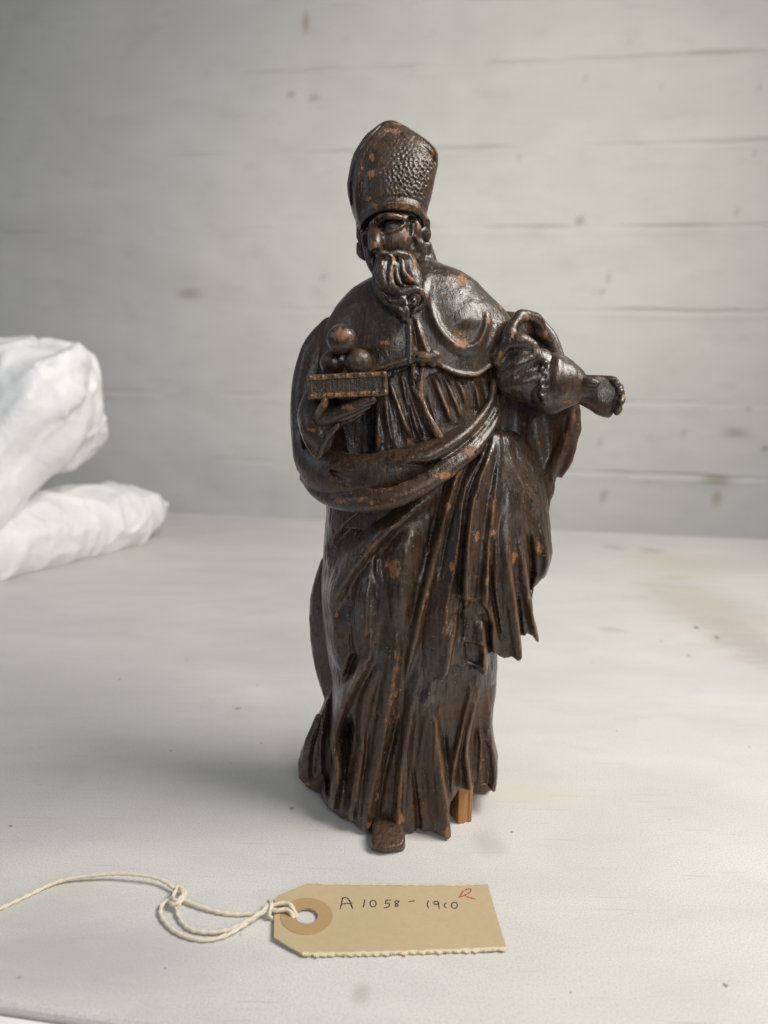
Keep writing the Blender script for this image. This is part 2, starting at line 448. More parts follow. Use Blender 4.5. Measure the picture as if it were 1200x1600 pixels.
def table_mat():
    m, nt, b = new_mat('white_marble')
    v = coords(nt); vs = coords(nt, (1, 2.6, 1))
    a = noise(nt, vs, 7, 5, 0.6, 0.5); c = noise(nt, v, 1700, 3, 0.75); d = noise(nt, vs, 22, 4, 0.6, 1.0); e = noise(nt, v, 3.2, 3, 0.5)
    base = mixc(nt, ramp(nt, a, [(0.3, 0.0), (0.7, 1.0)]), (0.60, 0.583, 0.56), (0.72, 0.70, 0.668))
    base = mixc(nt, ramp(nt, d, [(0.52, 0.0), (0.75, 0.45)]), base, (0.56, 0.54, 0.525))
    base = mixc(nt, ramp(nt, e, [(0.52, 0.0), (0.72, 0.5)]), base, (0.62, 0.56, 0.50))
    base = mixc(nt, ramp(nt, c, [(0.30, 0.75), (0.50, 0.0)]), base, (0.42, 0.41, 0.42))
    base = mixc(nt, ramp(nt, c, [(0.55, 0.0), (0.72, 0.6)]), base, (0.85, 0.84, 0.82))
    speck = ramp(nt, noise(nt, v, 210, 1, 0.4), [(0.80, 0.0), (0.815, 1.0)])
    base = mixc(nt, math_(nt, 'MULTIPLY', speck, 0.7), base, (0.10, 0.09, 0.09))
    for rot, thr in ((0.35, .745), (-0.8, .76), (1.2, .77)):             # hairline scratches
        tc = nt.nodes.new('ShaderNodeTexCoord'); mp = nt.nodes.new('ShaderNodeMapping'); mp.inputs['Rotation'].default_value = (0, 0, rot); mp.inputs['Scale'].default_value = (26, 900, 1)
        L(nt, tc.outputs['Object'], mp.inputs['Vector'])
        base = mixc(nt, math_(nt, 'MULTIPLY', ramp(nt, noise(nt, mp.outputs[0], 1, 1, 0.4), [(thr, 0.0), (thr + .015, 1.0)]), 0.45), base, (0.42, 0.40, 0.385))
    # old stains and rubbed marks in place; last two entries paint front-left shade
    for (u, vv, ru, rv, col, amt) in ((1120, 960, 110, 130, (0.50, 0.42, 0.34), .55), (1180, 1010, 60, 70, (0.40, 0.36, 0.36), .5), (1050, 880, 90, 30, (0.58, 0.50, 0.38), .45),
                                      (760, 1318, 34, 26, (0.45, 0.44, 0.43), .55), (565, 1550, 22, 22, (0.42, 0.37, 0.31), .5), (120, 1385, 80, 22, (0.60, 0.53, 0.42), .35),
                                      (815, 1240, 110, 26, (0.70, 0.62, 0.50), .45), (960, 855, 22, 6, (0.38, 0.35, 0.33), .6), (1018, 860, 22, 6, (0.38, 0.35, 0.33), .6), (955, 984, 26, 6, (0.45, 0.44, 0.43), .6),
                                      (372, 1107, 9, 4, (0.30, 0.29, 0.29), .8), (456, 1263, 5, 4, (0.25, 0.22, 0.20), .9), (30, 1527, 4, 3, (0.1, 0.1, 0.1), .9), (258, 1513, 3, 3, (0.1, 0.1, 0.1), .9),
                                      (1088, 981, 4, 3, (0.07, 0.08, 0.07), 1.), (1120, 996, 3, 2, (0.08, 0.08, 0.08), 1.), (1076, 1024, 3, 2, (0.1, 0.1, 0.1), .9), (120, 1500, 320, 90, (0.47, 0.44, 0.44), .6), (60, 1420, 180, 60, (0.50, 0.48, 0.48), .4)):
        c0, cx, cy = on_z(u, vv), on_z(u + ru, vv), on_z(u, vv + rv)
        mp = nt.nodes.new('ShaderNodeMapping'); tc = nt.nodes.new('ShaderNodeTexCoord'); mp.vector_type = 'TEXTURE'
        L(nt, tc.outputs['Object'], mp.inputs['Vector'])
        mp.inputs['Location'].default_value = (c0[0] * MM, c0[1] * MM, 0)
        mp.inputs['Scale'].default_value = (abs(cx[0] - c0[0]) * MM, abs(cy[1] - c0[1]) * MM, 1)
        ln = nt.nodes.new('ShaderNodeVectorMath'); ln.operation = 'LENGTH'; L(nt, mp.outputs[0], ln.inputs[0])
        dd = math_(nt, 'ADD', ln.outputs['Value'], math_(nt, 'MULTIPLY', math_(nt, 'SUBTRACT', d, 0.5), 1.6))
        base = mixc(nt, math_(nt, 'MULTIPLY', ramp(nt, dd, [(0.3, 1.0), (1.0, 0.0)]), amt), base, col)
    L(nt, base, b.inputs['Base Color'])
    L(nt, ramp(nt, a, [(0.3, 0.42), (0.7, 0.60)]), b.inputs['Roughness'])
    b.inputs['Specular IOR Level'].default_value = 0.35
    nb = bump(nt, c, 0.10, 0.0003); L(nt, bump(nt, a, 0.1, 0.001, nb), b.inputs['Normal'])
    return m
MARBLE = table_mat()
def plain(name, col, rough=0.5, n_scale=60, var=0.06, bmp=0.15, dist=0.0006):
    m, nt, b = new_mat(name); v = coords(nt); n = noise(nt, v, n_scale, 5, 0.6)
    L(nt, mixc(nt, n, tuple(c * (1 - var) for c in col), tuple(min(1, c * (1 + var)) for c in col)), b.inputs['Base Color'])
    b.inputs['Roughness'].default_value = rough
    if bmp: L(nt, bump(nt, n, bmp, dist), b.inputs['Normal'])
    return m

def slab(name, s0, s1, t0, t1, z0, z1, mat, parent, bev):
    bm = bmesh.new()
    vs = [bm.verts.new(tpt(s, t, z)) for z in (z0, z1) for s, t in ((s0, t0), (s1, t0), (s1, t1), (s0, t1))]
    for f in ((3, 2, 1, 0), (4, 5, 6, 7), (0, 1, 5, 4), (1, 2, 6, 5), (2, 3, 7, 6), (3, 0, 4, 7)): bm.faces.new([vs[i] for i in f])
    bmesh.ops.bevel(bm, geom=bm.edges[:], offset=bev * MM, segments=3, profile=0.6, affect='EDGES')
    me = bpy.data.meshes.new(name); bm.to_mesh(me); bm.free()
    for p in me.polygons: p.use_smooth = False
    return link(name, me, mat, parent)
table = empty('table', tpt(350, front_off * 0.5, 0))
tag(table, 'white marble topped table with worn, stained surface standing just in front of the painted wall', 'table')
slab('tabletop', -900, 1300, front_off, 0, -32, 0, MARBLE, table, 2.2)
slab('front_rail', -900, 1300, front_off - 60, front_off - 0.6, -40, -2.6, plain('white_laminate', (0.90, 0.90, 0.89), 0.35), table, 0.8)

# painted wall of long rough courses
GAP = 420.0
def wall_mat():
    m, nt, b = new_mat('pale_wall_paint')
    v = coords(nt); vs = coords(nt, (0.35, 1, 1))
    a = noise(nt, vs, 9, 5, 0.6, 0.4); c = noise(nt, v, 240, 4, 0.6); d = noise(nt, vs, 40, 5, 0.65)
    base = mixc(nt, ramp(nt, a, [(0.35, 0.0), (0.65, 1.0)]), (0.59, 0.58, 0.54), (0.65, 0.64, 0.60))
    base = mixc(nt, ramp(nt, d, [(0.56, 0.0), (0.75, 0.35)]), base, (0.45, 0.44, 0.415))
    st = N(nt, 'ShaderNodeAttribute', attribute_name='pit').outputs['Fac']; sb = N(nt, 'ShaderNodeAttribute', attribute_name='rust').outputs['Fac']
    base = mixc(nt, math_(nt, 'MULTIPLY', sb, 0.7), base, (0.32, 0.265, 0.19))
    base = mixc(nt, st, base, (0.10, 0.10, 0.095))
    L(nt, base, b.inputs['Base Color']); b.inputs['Roughness'].default_value = 0.62
    L(nt, bump(nt, d, 0.35, 0.003, bump(nt, c, 0.2, 0.0012)), b.inputs['Normal'])
    return m
WALL = wall_mat()
def wall_st(u, v):                           # where a line of sight meets the wall: along, height
    d = ray(u, v); o = TA[:2] + tnor * GAP
    k = ((o - _C[:2]) @ tnor) / (d[:2] @ tnor); p = _C + d * k
    return (p[:2] - TA[:2]) @ tdir, p[2]
joints = [wall_st(1200, v)[1] for v in (-170, -28, 79, 219, 351, 486, 633, 747)]
step = 170.0
zs = [joints[0] + step] + joints + [joints[-1] - step * k for k in (1, 2, 3, 4)]
PITS = [(811, 245, 5, 5, 0), (1187, 133, 5, 4, 0), (915, 118, 4, 4, 0), (1034, 132, 3, 3, 0), (1179, 239, 4, 5, 0), (1151, 331, 4, 4, 0), (941, 457, 6, 5, 0), (929, 459, 4, 4, 0),
        (505, 433, 5, 5, 0), (1169, 639, 4, 4, 0), (1068, 677, 5, 5, 0), (937, 692, 5, 5, 0), (1195, 703, 5, 4, 0), (982, 63, 3, 3, 0), (951, 434, 4, 9, 0),
        (296, 459, 20, 6, 1), (490, 151, 10, 5, 1), (455, 148, 6, 5, 1), (906, 345, 8, 6, 1), (1120, 779, 8, 12, 1), (1150, 676, 22, 6, 1), (1120, 750, 24, 8, 1), (478, 35, 5, 18, 1), (943, 775, 5, 9, 1)]
wall = tag(link('wall', bpy.data.meshes.new('wall')), kind='structure')
def build_wall():
    s0, s1 = -1500.0, 2300.0; ns = 860
    S_ = np.linspace(s0, s1, ns)
    wob = lambda i, sc, a: a * np.array([mnoise.noise(Vector((s / sc, i * 7.3, 0.5))) for s in S_])
    edge = [np.full(ns, z) + wob(i, 55, 2.2) + wob(i + 50, 14, 0.9) for i, z in enumerate(zs)]
    dep = [np.clip(0.50 + wob(i + 90, 120, 1.5) + (S_ - 420) / 900, 0.06, 1.5) for i in range(len(zs))]
    for i in range(len(zs) - 1):
        top, bot = edge[i], edge[i + 1]; rows = 30
        e = np.concatenate([np.linspace(0, 0.10, 9), np.linspace(0.10, 0.90, rows - 18 + 2)[1:-1], np.linspace(0.90, 1, 9)])
        H = (top - bot)
        Zg = top[:, None] - H[:, None] * e[None, :]
        dt, db = (e[None, :] * H[:, None]), ((1 - e)[None, :] * H[:, None])
        rec = 3.3 * dep[i][:, None] * np.exp(-(dt / 1.8) ** 2) + 3.3 * dep[i + 1][:, None] * np.exp(-(db / 1.8) ** 2)
        rec -= 1.3 * dep[i][:, None] * np.exp(-((dt - 9) / 5.0) ** 2)          # paint swells beside the joint
        und = value_noise(S_[:, None], np.zeros_like(Zg), Zg, 45, 11) * 1.1 + value_noise(S_[:, None] * 0.4, np.zeros_like(Zg), Zg, 11, 13) * 0.42
        und *= np.minimum(1, np.minimum(dt, db) / 4 + 0.15)
        Y = GAP + rec + und
        sg = np.repeat(S_[:, None], len(e), 1)
        XY = TA[:2][None, None] + tdir * sg[..., None] + tnor * Y[..., None]
        co = np.dstack([XY, Zg]) * MM
        nz = len(e)
        I = np.arange(ns * nz).reshape(ns, nz)
        q = np.stack([I[:-1, :-1], I[1:, :-1], I[1:, 1:], I[:-1, 1:]], -1).reshape(-1, 4)[:, ::-1]
        me = bpy.data.meshes.new('course'); me.from_pydata(co.reshape(-1, 3).tolist(), [], q.tolist())
        me.polygons.foreach_set('use_smooth', np.ones(len(q), bool))
        pit = np.zeros(ns * nz, np.float32); rust = np.zeros(ns * nz, np.float32)
        for (u, v, ru, rv, k) in PITS:
            a, z = wall_st(u, v); a2, _ = wall_st(u + ru, v); _, z2 = wall_st(u, v + rv)
            d = np.sqrt(((sg - a) / (a2 - a)) ** 2 + ((Zg - z) / (z2 - z)) ** 2).ravel()
            w = np.clip(1.35 - d, 0, 1)
            if k: rust = np.maximum(rust, w)
            else: pit = np.maximum(pit, w * (0.85 if u > 1180 else 0.38))
        for nm, arr in (('pit', pit), ('rust', rust)):
            at = me.attributes.new(nm, 'FLOAT', 'POINT'); at.data.foreach_set('value', arr)
        link('course', me, WALL, wall)
build_wall()

# ------------------------------------------------------------------ two white wrapped bundles
def plastic():
    m, nt, b = new_mat('white_wrapping'); v = coords(nt); n = noise(nt, v, 90, 4, 0.6); 
    L(nt, mixc(nt, n, (0.82, 0.82, 0.82), (0.91, 0.91, 0.91)), b.inputs['Base Color'])
    b.inputs['Roughness'].default_value = 0.42; b.inputs['Specular IOR Level'].default_value = 0.45
    b.inputs['Subsurface Weight'].default_value = 0.3; b.inputs['Subsurface Radius'].default_value = (0.02, 0.02, 0.02)
    L(nt, bump(nt, noise(nt, v, 30, 4, 0.55, 2.0), 0.35, 0.010), b.inputs['Normal']); return m
PLASTIC = plastic()
def crumple(blk, amp, seed, sc=42.0):
    x, y, z = blk.xyz(); near = np.abs(blk.f) < 30; idx = np.nonzero(near)
    gx, gy, gz = blk.ax[0][idx[0]], blk.ax[1][idx[1]], blk.ax[2][idx[2]]
    w1 = value_noise(gx, gy, gz, 70, seed + 5) * 26
    p, q = (gx + gz) * 0.7, (gx - gz) * 0.7                  # creases run slantwise
    def crease(scale, wdt, sd, st): 
        n = value_noise(p * st + w1 * .5, gy * .7 + w1 * .3, q - w1 * .3, scale, sd) + .5 * value_noise(p * st, gy, q + w1 * .3, scale * .6, sd + 9)
        return np.exp(-(n / wdt) ** 2)
    soft = value_noise(gx, gy, gz, sc * 1.7, seed + 2)
    blk.f[near] -= amp * (0.50 * crease(sc * 1.5, .16, seed, .35) + 0.28 * crease(sc * .8, .15, seed + 1, .5) + 0.16 * crease(sc * .4, .2, seed + 3, .6) - 0.55 * soft - 0.25)
bd = Block((-560, 470, 0.5), (-150, 960, 240), 2.6)
def bp(u, v, y, r): p = at_depth(u, v, y); return (p[0], p[1], max(p[2], 0), r)
bd.chain([bp(-220, 905, 545, 46), bp(0, 846, 640, 42), bp(110, 817, 715, 41), bp(196, 800, 780, 34), bp(232, 792, 805, 16), bp(260, 787, 812, 4)], 14, sq=(1.15, 1.15, 0.92))
crumple(bd, 9, 21)
lowb = empty('padded_bundle', (-0.30, 0.70, 0))
tag(lowb, 'low flat white plastic wrapped bundle with a pointed corner lying directly on the table', 'bundle')
bd.mesh('wrapping', PLASTIC, lowb, grain=0)
bd = Block((-620, 520, 40), (-190, 860, 320), 2.6)
c1 = at_depth(40, 640, 690)
bd.box((c1[0] - 133, c1[1], c1[2] - 2), (190, 70, 57), 36, 8, rot=0.04)
bd.chain([bp(-60, 800, 600, 36), bp(20, 720, 640, 34), bp(90, 640, 660, 30)], 18)
bd.chain([bp(80, 577, 690, 22), bp(118, 578, 692, 22), bp(130, 645, 690, 22)], 14)
bd.chain([bp(118, 562, 650, 12), bp(70, 590, 632, 12), bp(0, 640, 622, 12), bp(-60, 690, 615, 12)], 22)
bd.chain([bp(120, 610, 640, 8), bp(70, 640, 622, 9), bp(10, 690, 612, 10), bp(-40, 740, 605, 10)], 18)
crumple(bd, 10, 33)
upb = empty('padded_bundle', (-0.36, 0.69, 0.085))
tag(upb, 'plump rolled white plastic wrapped bundle resting on top of the lower flat one', 'bundle')
bd.mesh('wrapping', PLASTIC, upb, grain=0)

# ------------------------------------------------------------------ the strung tag
def paper():
    m, nt, b = new_mat('manila_card'); v = coords(nt); n = noise(nt, v, 500, 5, 0.7); n2 = noise(nt, coords(nt, (1, 3, 1)), 1500, 3, 0.7); n3 = noise(nt, v, 60, 3)
    c = mixc(nt, n, (0.47, 0.36, 0.21), (0.57, 0.45, 0.28)); c = mixc(nt, ramp(nt, n2, [(0.55, 0.0), (0.8, 0.5)]), c, (0.36, 0.25, 0.13)); c = mixc(nt, ramp(nt, n3, [(0.4, 0.0), (0.7, 0.4)]), c, (0.50, 0.40, 0.26))
    L(nt, c, b.inputs['Base Color']); b.inputs['Roughness'].default_value = 0.75; L(nt, bump(nt, n2, 0.15, 0.0002), b.inputs['Normal']); return m
CARD = paper()
RING = plain('tan_reinforcement_paper', (0.43, 0.29, 0.145), 0.6, 700, 0.10)
TORN = plain('torn_paper_fibre', (0.72, 0.62, 0.44), 0.85, 900, 0.12, 0.4, 0.0004)
TWINE = plain('cream_twine', (0.74, 0.67, 0.54), 0.8, 1500, 0.13, 0.5, 0.0003)
INK = plain('blue_black_ink', (0.018, 0.018, 0.045), 0.5, 900, 0.5, 0)
RED = plain('red_ink', (0.42, 0.03, 0.025), 0.5, 900, 0.3, 0)
def card_z(x, y): return 0.75 + 0.9 * max(0, (y - 205) / 18) ** 2 * 0.6 + 0.5 * max(0, (x - 25) / 15) ** 1.5 + 0.9 * math.exp(-((x + 32) / 12) ** 2)
def ct(u, v, lift=0.0):
    p = on_z(u, v, 1.0); return (p[0] * MM, p[1] * MM, (card_z(p[0], p[1]) + lift) * MM)
tagged = empty('luggage_tag', on_z(600, 1432) * MM)
tag(tagged, 'brown card tag handwritten A1058-1910 with a red letter, tied with cream twine, on the table', 'tag')
hole_c = on_z(479, 1432, 1.0); ring_r, hole_r = 8.0, 3.5
def tag_outline(grow=0.0):
    P4 = [(480, 1382), (762, 1383.5), (792, 1483.5), (472, 1493), (428, 1467), (429, 1410)]
    tri = [(480, 1382), (435, 1403)]
    pts = []
    r = random.Random(4)
    def deckle(a, b, n, amp):
        for i in range(n):
            t = i / n; u, v = a[0] + (b[0] - a[0]) * t, a[1] + (b[1] - a[1]) * t
            pts.append((u + r.uniform(-.8, .8), v + (amp if i % 2 else 0) * r.uniform(0.5, 1.2)))
    deckle((480, 1383), (762, 1384.5), 46, -1.6)
    pts.extend([(762, 1384), (772, 1417), (782, 1451)])
    deckle((792, 1482), (472, 1491), 44, 2.6)
    pts.extend([(472, 1491), (450, 1480), (428, 1467), (428.5, 1435), (429, 1410), (433, 1403), (456, 1393)])
    return pts
def flat_sheet(name, outer, hole, mat, parent, lift0, lift1, sub=True):
    """a thin sheet with an optional round hole, following the slight curl of the card"""
    bm = bmesh.new()
    def loop(pts):
        vs = [bm.verts.new((p[0], p[1], 0)) for p in pts]; return [bm.edges.new((vs[i], vs[(i + 1) % len(vs)])) for i in range(len(vs))]
    es = loop(outer)
    if hole: es += loop(hole)
    bmesh.ops.triangle_fill(bm, use_beauty=True, use_dissolve=False, edges=es)
    if sub:
        for _ in range(2): 
            long_e = [e for e in bm.edges if e.calc_length() > 0.007]
            if long_e: bmesh.ops.subdivide_edges(bm, edges=long_e, cuts=1)
            bmesh.ops.triangulate(bm, faces=bm.faces[:])
    for v in bm.verts: v.co.z = (card_z(v.co.x / MM, v.co.y / MM) + lift1) * MM
    bmesh.ops.recalc_face_normals(bm, faces=bm.faces[:])
    if sum(f.normal.z for f in bm.faces) < 0: bmesh.ops.reverse_faces(bm, faces=bm.faces[:])
    ret = bmesh.ops.extrude_face_region(bm, geom=bm.faces[:])
    for v in [g for g in ret['geom'] if isinstance(g, bmesh.types.BMVert)]: v.co.z += 0
    base = [g for g in ret['geom'] if isinstance(g, bmesh.types.BMFace)]
    vs = {v for f in base for v in f.verts}
    for v in vs: v.co.z -= (lift1 - lift0) * MM
    bmesh.ops.recalc_face_normals(bm, faces=bm.faces[:])
    me = bpy.data.meshes.new(name); bm.to_mesh(me); bm.free(); return link(name, me, mat, parent)
circ = lambda r, n=40: [((hole_c[0] + r * math.cos(2 * math.pi * i / n)) * MM, (hole_c[1] + r * math.sin(2 * math.pi * i / n)) * MM) for i in range(n)]
outl = [ct(u, v)[:2] for u, v in tag_outline()]
card = flat_sheet('card', outl, circ(hole_r), CARD, tagged, -0.45, 0.0)
flat_sheet('reinforcement_ring', circ(ring_r, 64), circ(hole_r * 0.98), RING, tagged, -0.05, 0.14)
def torn_strip(name, a, b, n, w, amp, sgn):
    r = random.Random(n); bm = bmesh.new(); rows = []
    for i in range(n + 1):
        t = i / n; u, v = a[0] + (b[0] - a[0]) * t, a[1] + (b[1] - a[1]) * t
        u += r.uniform(-1.8, 1.8) if 0 < i < n else 0
        tooth = (amp * r.uniform(0.25, 1.0) if i % 2 else r.uniform(0, .3) * amp) * sgn
        inn = ct(u, v - sgn * w * r.uniform(0.5, 1.1), 0.10); out = ct(u + r.uniform(-1, 1), v + tooth, -0.05); low = ct(u, v + tooth * 0.9, -0.48)
        rows.append([bm.verts.new(p) for p in (inn, out, low)])
    for p, q in zip(rows[:-1], rows[1:]):
        for k in (0, 1): bm.faces.new((p[k], q[k], q[k + 1], p[k + 1]))
    bmesh.ops.recalc_face_normals(bm, faces=bm.faces[:])
    me = bpy.data.meshes.new(name); bm.to_mesh(me); bm.free(); return link(name, me, TORN, tagged)
torn_strip('torn_edge', (481, 1382.5), (762, 1384), 46, 1.6, 2.4, -1)
torn_strip('torn_edge', (472, 1491), (792, 1482.5), 46, 3.0, 4.6, 1)
def strokes(name, lines, mat, wpx):
    bm = bmesh.new()
    for ln_ in lines:
        p = smooth_path([(420 + a / 3, 1350 + b / 3) for a, b in ln_], 6) if len(ln_) > 2 else smooth_path([(420 + a / 3, 1350 + b / 3) for a, b in ln_], 4)
        n = len(p); prev = None
        for i in range(n):
            d = p[min(i + 1, n - 1)] - p[max(i - 1, 0)]; d /= np.linalg.norm(d) + 1e-9
            w = wpx * (0.75 + 0.35 * math.sin(i * 1.7)) * (0.7 if i in (0, n - 1) else 1)
            o = np.array([-d[1], d[0] * 0.8]) * w * 0.5
            a_, b_ = bm.verts.new(ct(*(p[i] + o), 0.06)), bm.verts.new(ct(*(p[i] - o), 0.06))
            if prev: bm.faces.new((prev[0], a_, b_, prev[1]))
            prev = (a_, b_)
    bmesh.ops.recalc_face_normals(bm, faces=bm.faces[:])
    if sum(f.normal.z for f in bm.faces) < 0: bmesh.ops.reverse_faces(bm, faces=bm.faces[:])
    me = bpy.data.meshes.new(name); bm.to_mesh(me); bm.free(); return link(name, me, mat, tagged)
def oval(cx, cy, rx, ry, a0=-90, a1=270): return [(cx + rx * math.cos(math.radians(t)), cy + ry * math.sin(math.radians(t))) for t in np.linspace(a0, a1, 11)]
strokes('handwriting', [[(346, 156), (341, 183), (334, 210)], [(346, 160), (362, 157), (378, 170), (394, 210)], [(340, 186), (362, 184), (392, 181)],
                        [(450, 166), (447, 184), (443, 201)], oval(489, 184, 14, 15), [(573, 168), (552, 169), (547, 182), (562, 182), (566, 192), (555, 201), (538, 203)],
                        [(611, 173), (597, 171), (591, 178), (602, 187), (607, 193), (598, 197), (592, 191), (602, 182), (612, 174)], [(655, 176), (670, 173), (685, 172)],
                        [(750, 170), (743, 186), (749, 205)], oval(784, 181, 10, 8), [(795, 178), (797, 192), (798, 208)], [(833, 180), (822, 192), (834, 206)], oval(870, 192, 14, 14)], INK, 2.3)
strokes('red_letter', [[(908, 133), (899, 147), (889, 157)], [(906, 131), (930, 121), (947, 122), (942, 135), (915, 149), (894, 155)], [(918, 148), (940, 158), (970, 165)]], RED, 2.1)
def twine(name, lines, rad, mat, parent):
    bm = bmesh.new()
    for ln_ in lines:
        p = smooth_path([tuple(on_z(u, v, h)) for u, v, h in ln_], 14)
        acc = np.concatenate([[0], np.cumsum(np.linalg.norm(np.diff(p, axis=0), axis=1))])
        m = max(8, int(acc[-1] / 0.32)); s = np.linspace(0, acc[-1], m)
        q = np.stack([np.interp(s, acc, p[:, i]) for i in range(3)], 1)
        T = np.gradient(q, axis=0); T /= np.linalg.norm(T, axis=1)[:, None] + 1e-9
        prev = None; K = 12
        for i in range(m):
            n1 = np.cross(T[i], (0, 0, 1.0)); n1 /= np.linalg.norm(n1) + 1e-9; n2 = np.cross(n1, T[i]); ring = []
            for k in range(K):
                a = 2 * math.pi * k / K; ph = s[i] / 3.4 * 2 * math.pi
                r = rad * (0.68 + 0.40 * abs(math.cos(a - ph * 0.5))) * (1 + 0.05 * math.sin(s[i] * 2.1))
                c = q[i] + (n1 * math.cos(a) + n2 * math.sin(a)) * r
                ring.append(bm.verts.new((c[0] * MM, c[1] * MM, max(c[2], 0.02) * MM)))
            if prev:
                for k in range(K): bm.faces.new((prev[k], prev[(k + 1) % K], ring[(k + 1) % K], ring[k]))
            else: bm.faces.new(ring[::-1])
            prev = ring
        bm.faces.new(prev)
    bmesh.ops.recalc_face_normals(bm, faces=bm.faces[:])
    for f in bm.faces: f.smooth = True
    me = bpy.data.meshes.new(name); bm.to_mesh(me); bm.free(); return link(name, me, mat, parent)
h = 0.75
string = twine('string', [
    [(-60, 1450, h), (0, 1420, h), (42, 1400, h), (96, 1376, h + .5), (167, 1366, h + 1.5), (217, 1367, h + 2), (250, 1374, h + 1.5), (272, 1388, h + .8)],
    [(286, 1406, h + .4), (317, 1418, h + .3), (358, 1428, h), (400, 1427, h), (421, 1418, h + 1.0), (429, 1414, 2.4), (446, 1411, 2.9), (457, 1418, 2.7), (464, 1434, 1.0)],
    [(270, 1406, h + .6), (255, 1411, h + .5), (251, 1430, h), (270, 1453, h), (300, 1466, h), (329, 1468, h), (358, 1459, h + .3), (392, 1438, h + 1), (419, 1421, h + 1.6), (432, 1423, 2.5), (446, 1421, 2.8), (454, 1425, 2.6), (460, 1436, 0.9)],
    [(274, 1416, h + .5), (282, 1438, h), (300, 1453, h), (333, 1457, h + .2), (362, 1451, h + .6), (396, 1433, h + 1.8), (418, 1417, h + 2.2), (426, 1412, h + 2.0)],
    [(420, 1408, h + 1.5), (424, 1414, 3.4), (421, 1426, 2.4), (424, 1434, 0.8), (440, 1438, 0.3)]], 0.65, TWINE, tagged)
twine('knot', [[(268, 1410, 1.0), (272, 1396, 2.2), (278, 1386, 2.4), (287, 1389, 2.0), (288, 1400, 1.6), (281, 1409, 2.6), (270, 1413, 2.4), (265, 1408, 1.6), (272, 1402, 1.2)],
               [(272, 1414, 1.2), (279, 1406, 3.0), (285, 1398, 3.2), (281, 1388, 2.4), (273, 1391, 1.4)], [(264, 1404, 1.2), (272, 1405, 2.8), (280, 1413, 2.2), (276, 1418, 1.2)]], 0.64, TWINE, string)

# ------------------------------------------------------------------ the carved bishop
bx = Q(620, 1230)[0]
bishop = empty('bishop_statuette', (bx * MM, Y0 * MM, 0))
tag(bishop, 'dark carved wooden statuette of a bearded bishop in mitre holding book with balls', 'statuette')
R_ = 0.42
def xz(loft, pts, out=0.0): return [tuple(loft.S(p[0], p[1], out)[[0, 2]]) for p in pts]
def q4(pts): return [(*Q(u, v, y), r) for u, v, y, r in pts]
def on(loft, pts, out=0.0):
    """rows u, v, sink, r : strands lying on a body (sink: how deep below its face)"""
    o = []
    for u, v, s, r in pts: p = loft.S(u, v, out - s); o.append((*p, r))
    return o
def chips_on(loft, pts):
    o = []
    for c in pts:
        p = loft.S(c[0], c[1]); k = 0.25; o.append((p[0], p[1], p[2], c[2] * k, c[3] * k, *(c[4:5])))
    return o
def chips_at(pts):
    o = []
    for u, v, y, ru, rv in pts: p = Q(u, v, y); o.append((*p, ru * 0.25, rv * 0.25))
    return o

# ---- gown: the long robe from the waist to the ground
GOWN = loft_px([(760, 512, 770, 22, 20, 0), (800, 507, 772, 24, 20, 0), (850, 502, 774, 25, 20, 0), (907, 500, 776, 27, 20, 0), (960, 503, 779, 27.5, 20, 0), (1026, 510, 780, 27, 20, 0),
                (1080, 520, 775, 26.5, 20, 0), (1120, 521, 765, 26.5, 21, 0), (1150, 516, 764, 27.5, 21, 0), (1185, 505, 768, 29, 21, 0), (1215, 500, 772, 30, 22, 0), (1250, 498, 772, 30.5, 22, 0)], 2.25)
g = Block((-34, 240, -1), (52, 306, 132), R_)
x, y, z = g.xyz()
rl = Relief(g)
def gf(pts, wl, wr, h, **k):
    if k.get('mode') != 'add' and 'sharp' not in k and wl < 6: wl, wr, k['sharp'] = wl * 1.9, wr * 1.9, 1.7
    rl.fold(xz(GOWN, pts), wl, wr, h, **k)
# broad swell of thigh and knee
gf([(645, 800), (632, 860), (626, 930), (616, 1010)], 8.5, 7, [2.6, 4.6, 4.2, 0.6], k=2)
# long diagonal fold that starts under the roll and sweeps to the left
gf([(705, 762), (650, 790), (593, 836), (548, 886), (520, 935), (512, 985)], 4.0, 3.4, [3.6, 5.2, 5.2, 4.2, 2.4], k=1)
gf([(640, 794), (580, 810), (536, 846), (514, 884)], 4.5, 5.0, [-4.2, -4.2, -2.0], mode='add')
gf([(640, 820), (600, 858), (566, 905), (540, 960)], 3.0, 3.0, [-1.6, -2.4, -1.2], mode='add')
gf([(700, 770), (690, 830), (671, 900), (655, 960), (642, 1030), (628, 1090)], 2.2, 2.8, [3.4, 4.6, 4.8, 4.4, 3.4, 2.0])
gf([(686, 785), (672, 850), (655, 920), (642, 1000)], 1.8, 1.8, [-2.4, -3.2, -3.0, -1.5], mode='add')
gf([(606, 850), (598, 920), (600, 1000), (606, 1060)], 5, 4.5, [-.4, -1.5, -1.6, -.5], mode='add')
gf([(580, 870), (570, 940), (574, 1010), (584, 1050)], 4.0, 3.4, [1.5, 3.8, 3.6, 1.4], k=1.2)
gf([(547, 920), (542, 980), (552, 1035)], 2.4, 2.4, [-1.6, -2.8, -2.0], mode='add')
gf([(526, 930), (524, 1000), (536, 1060)], 3, 3, [1.4, 2.4, 2.0])
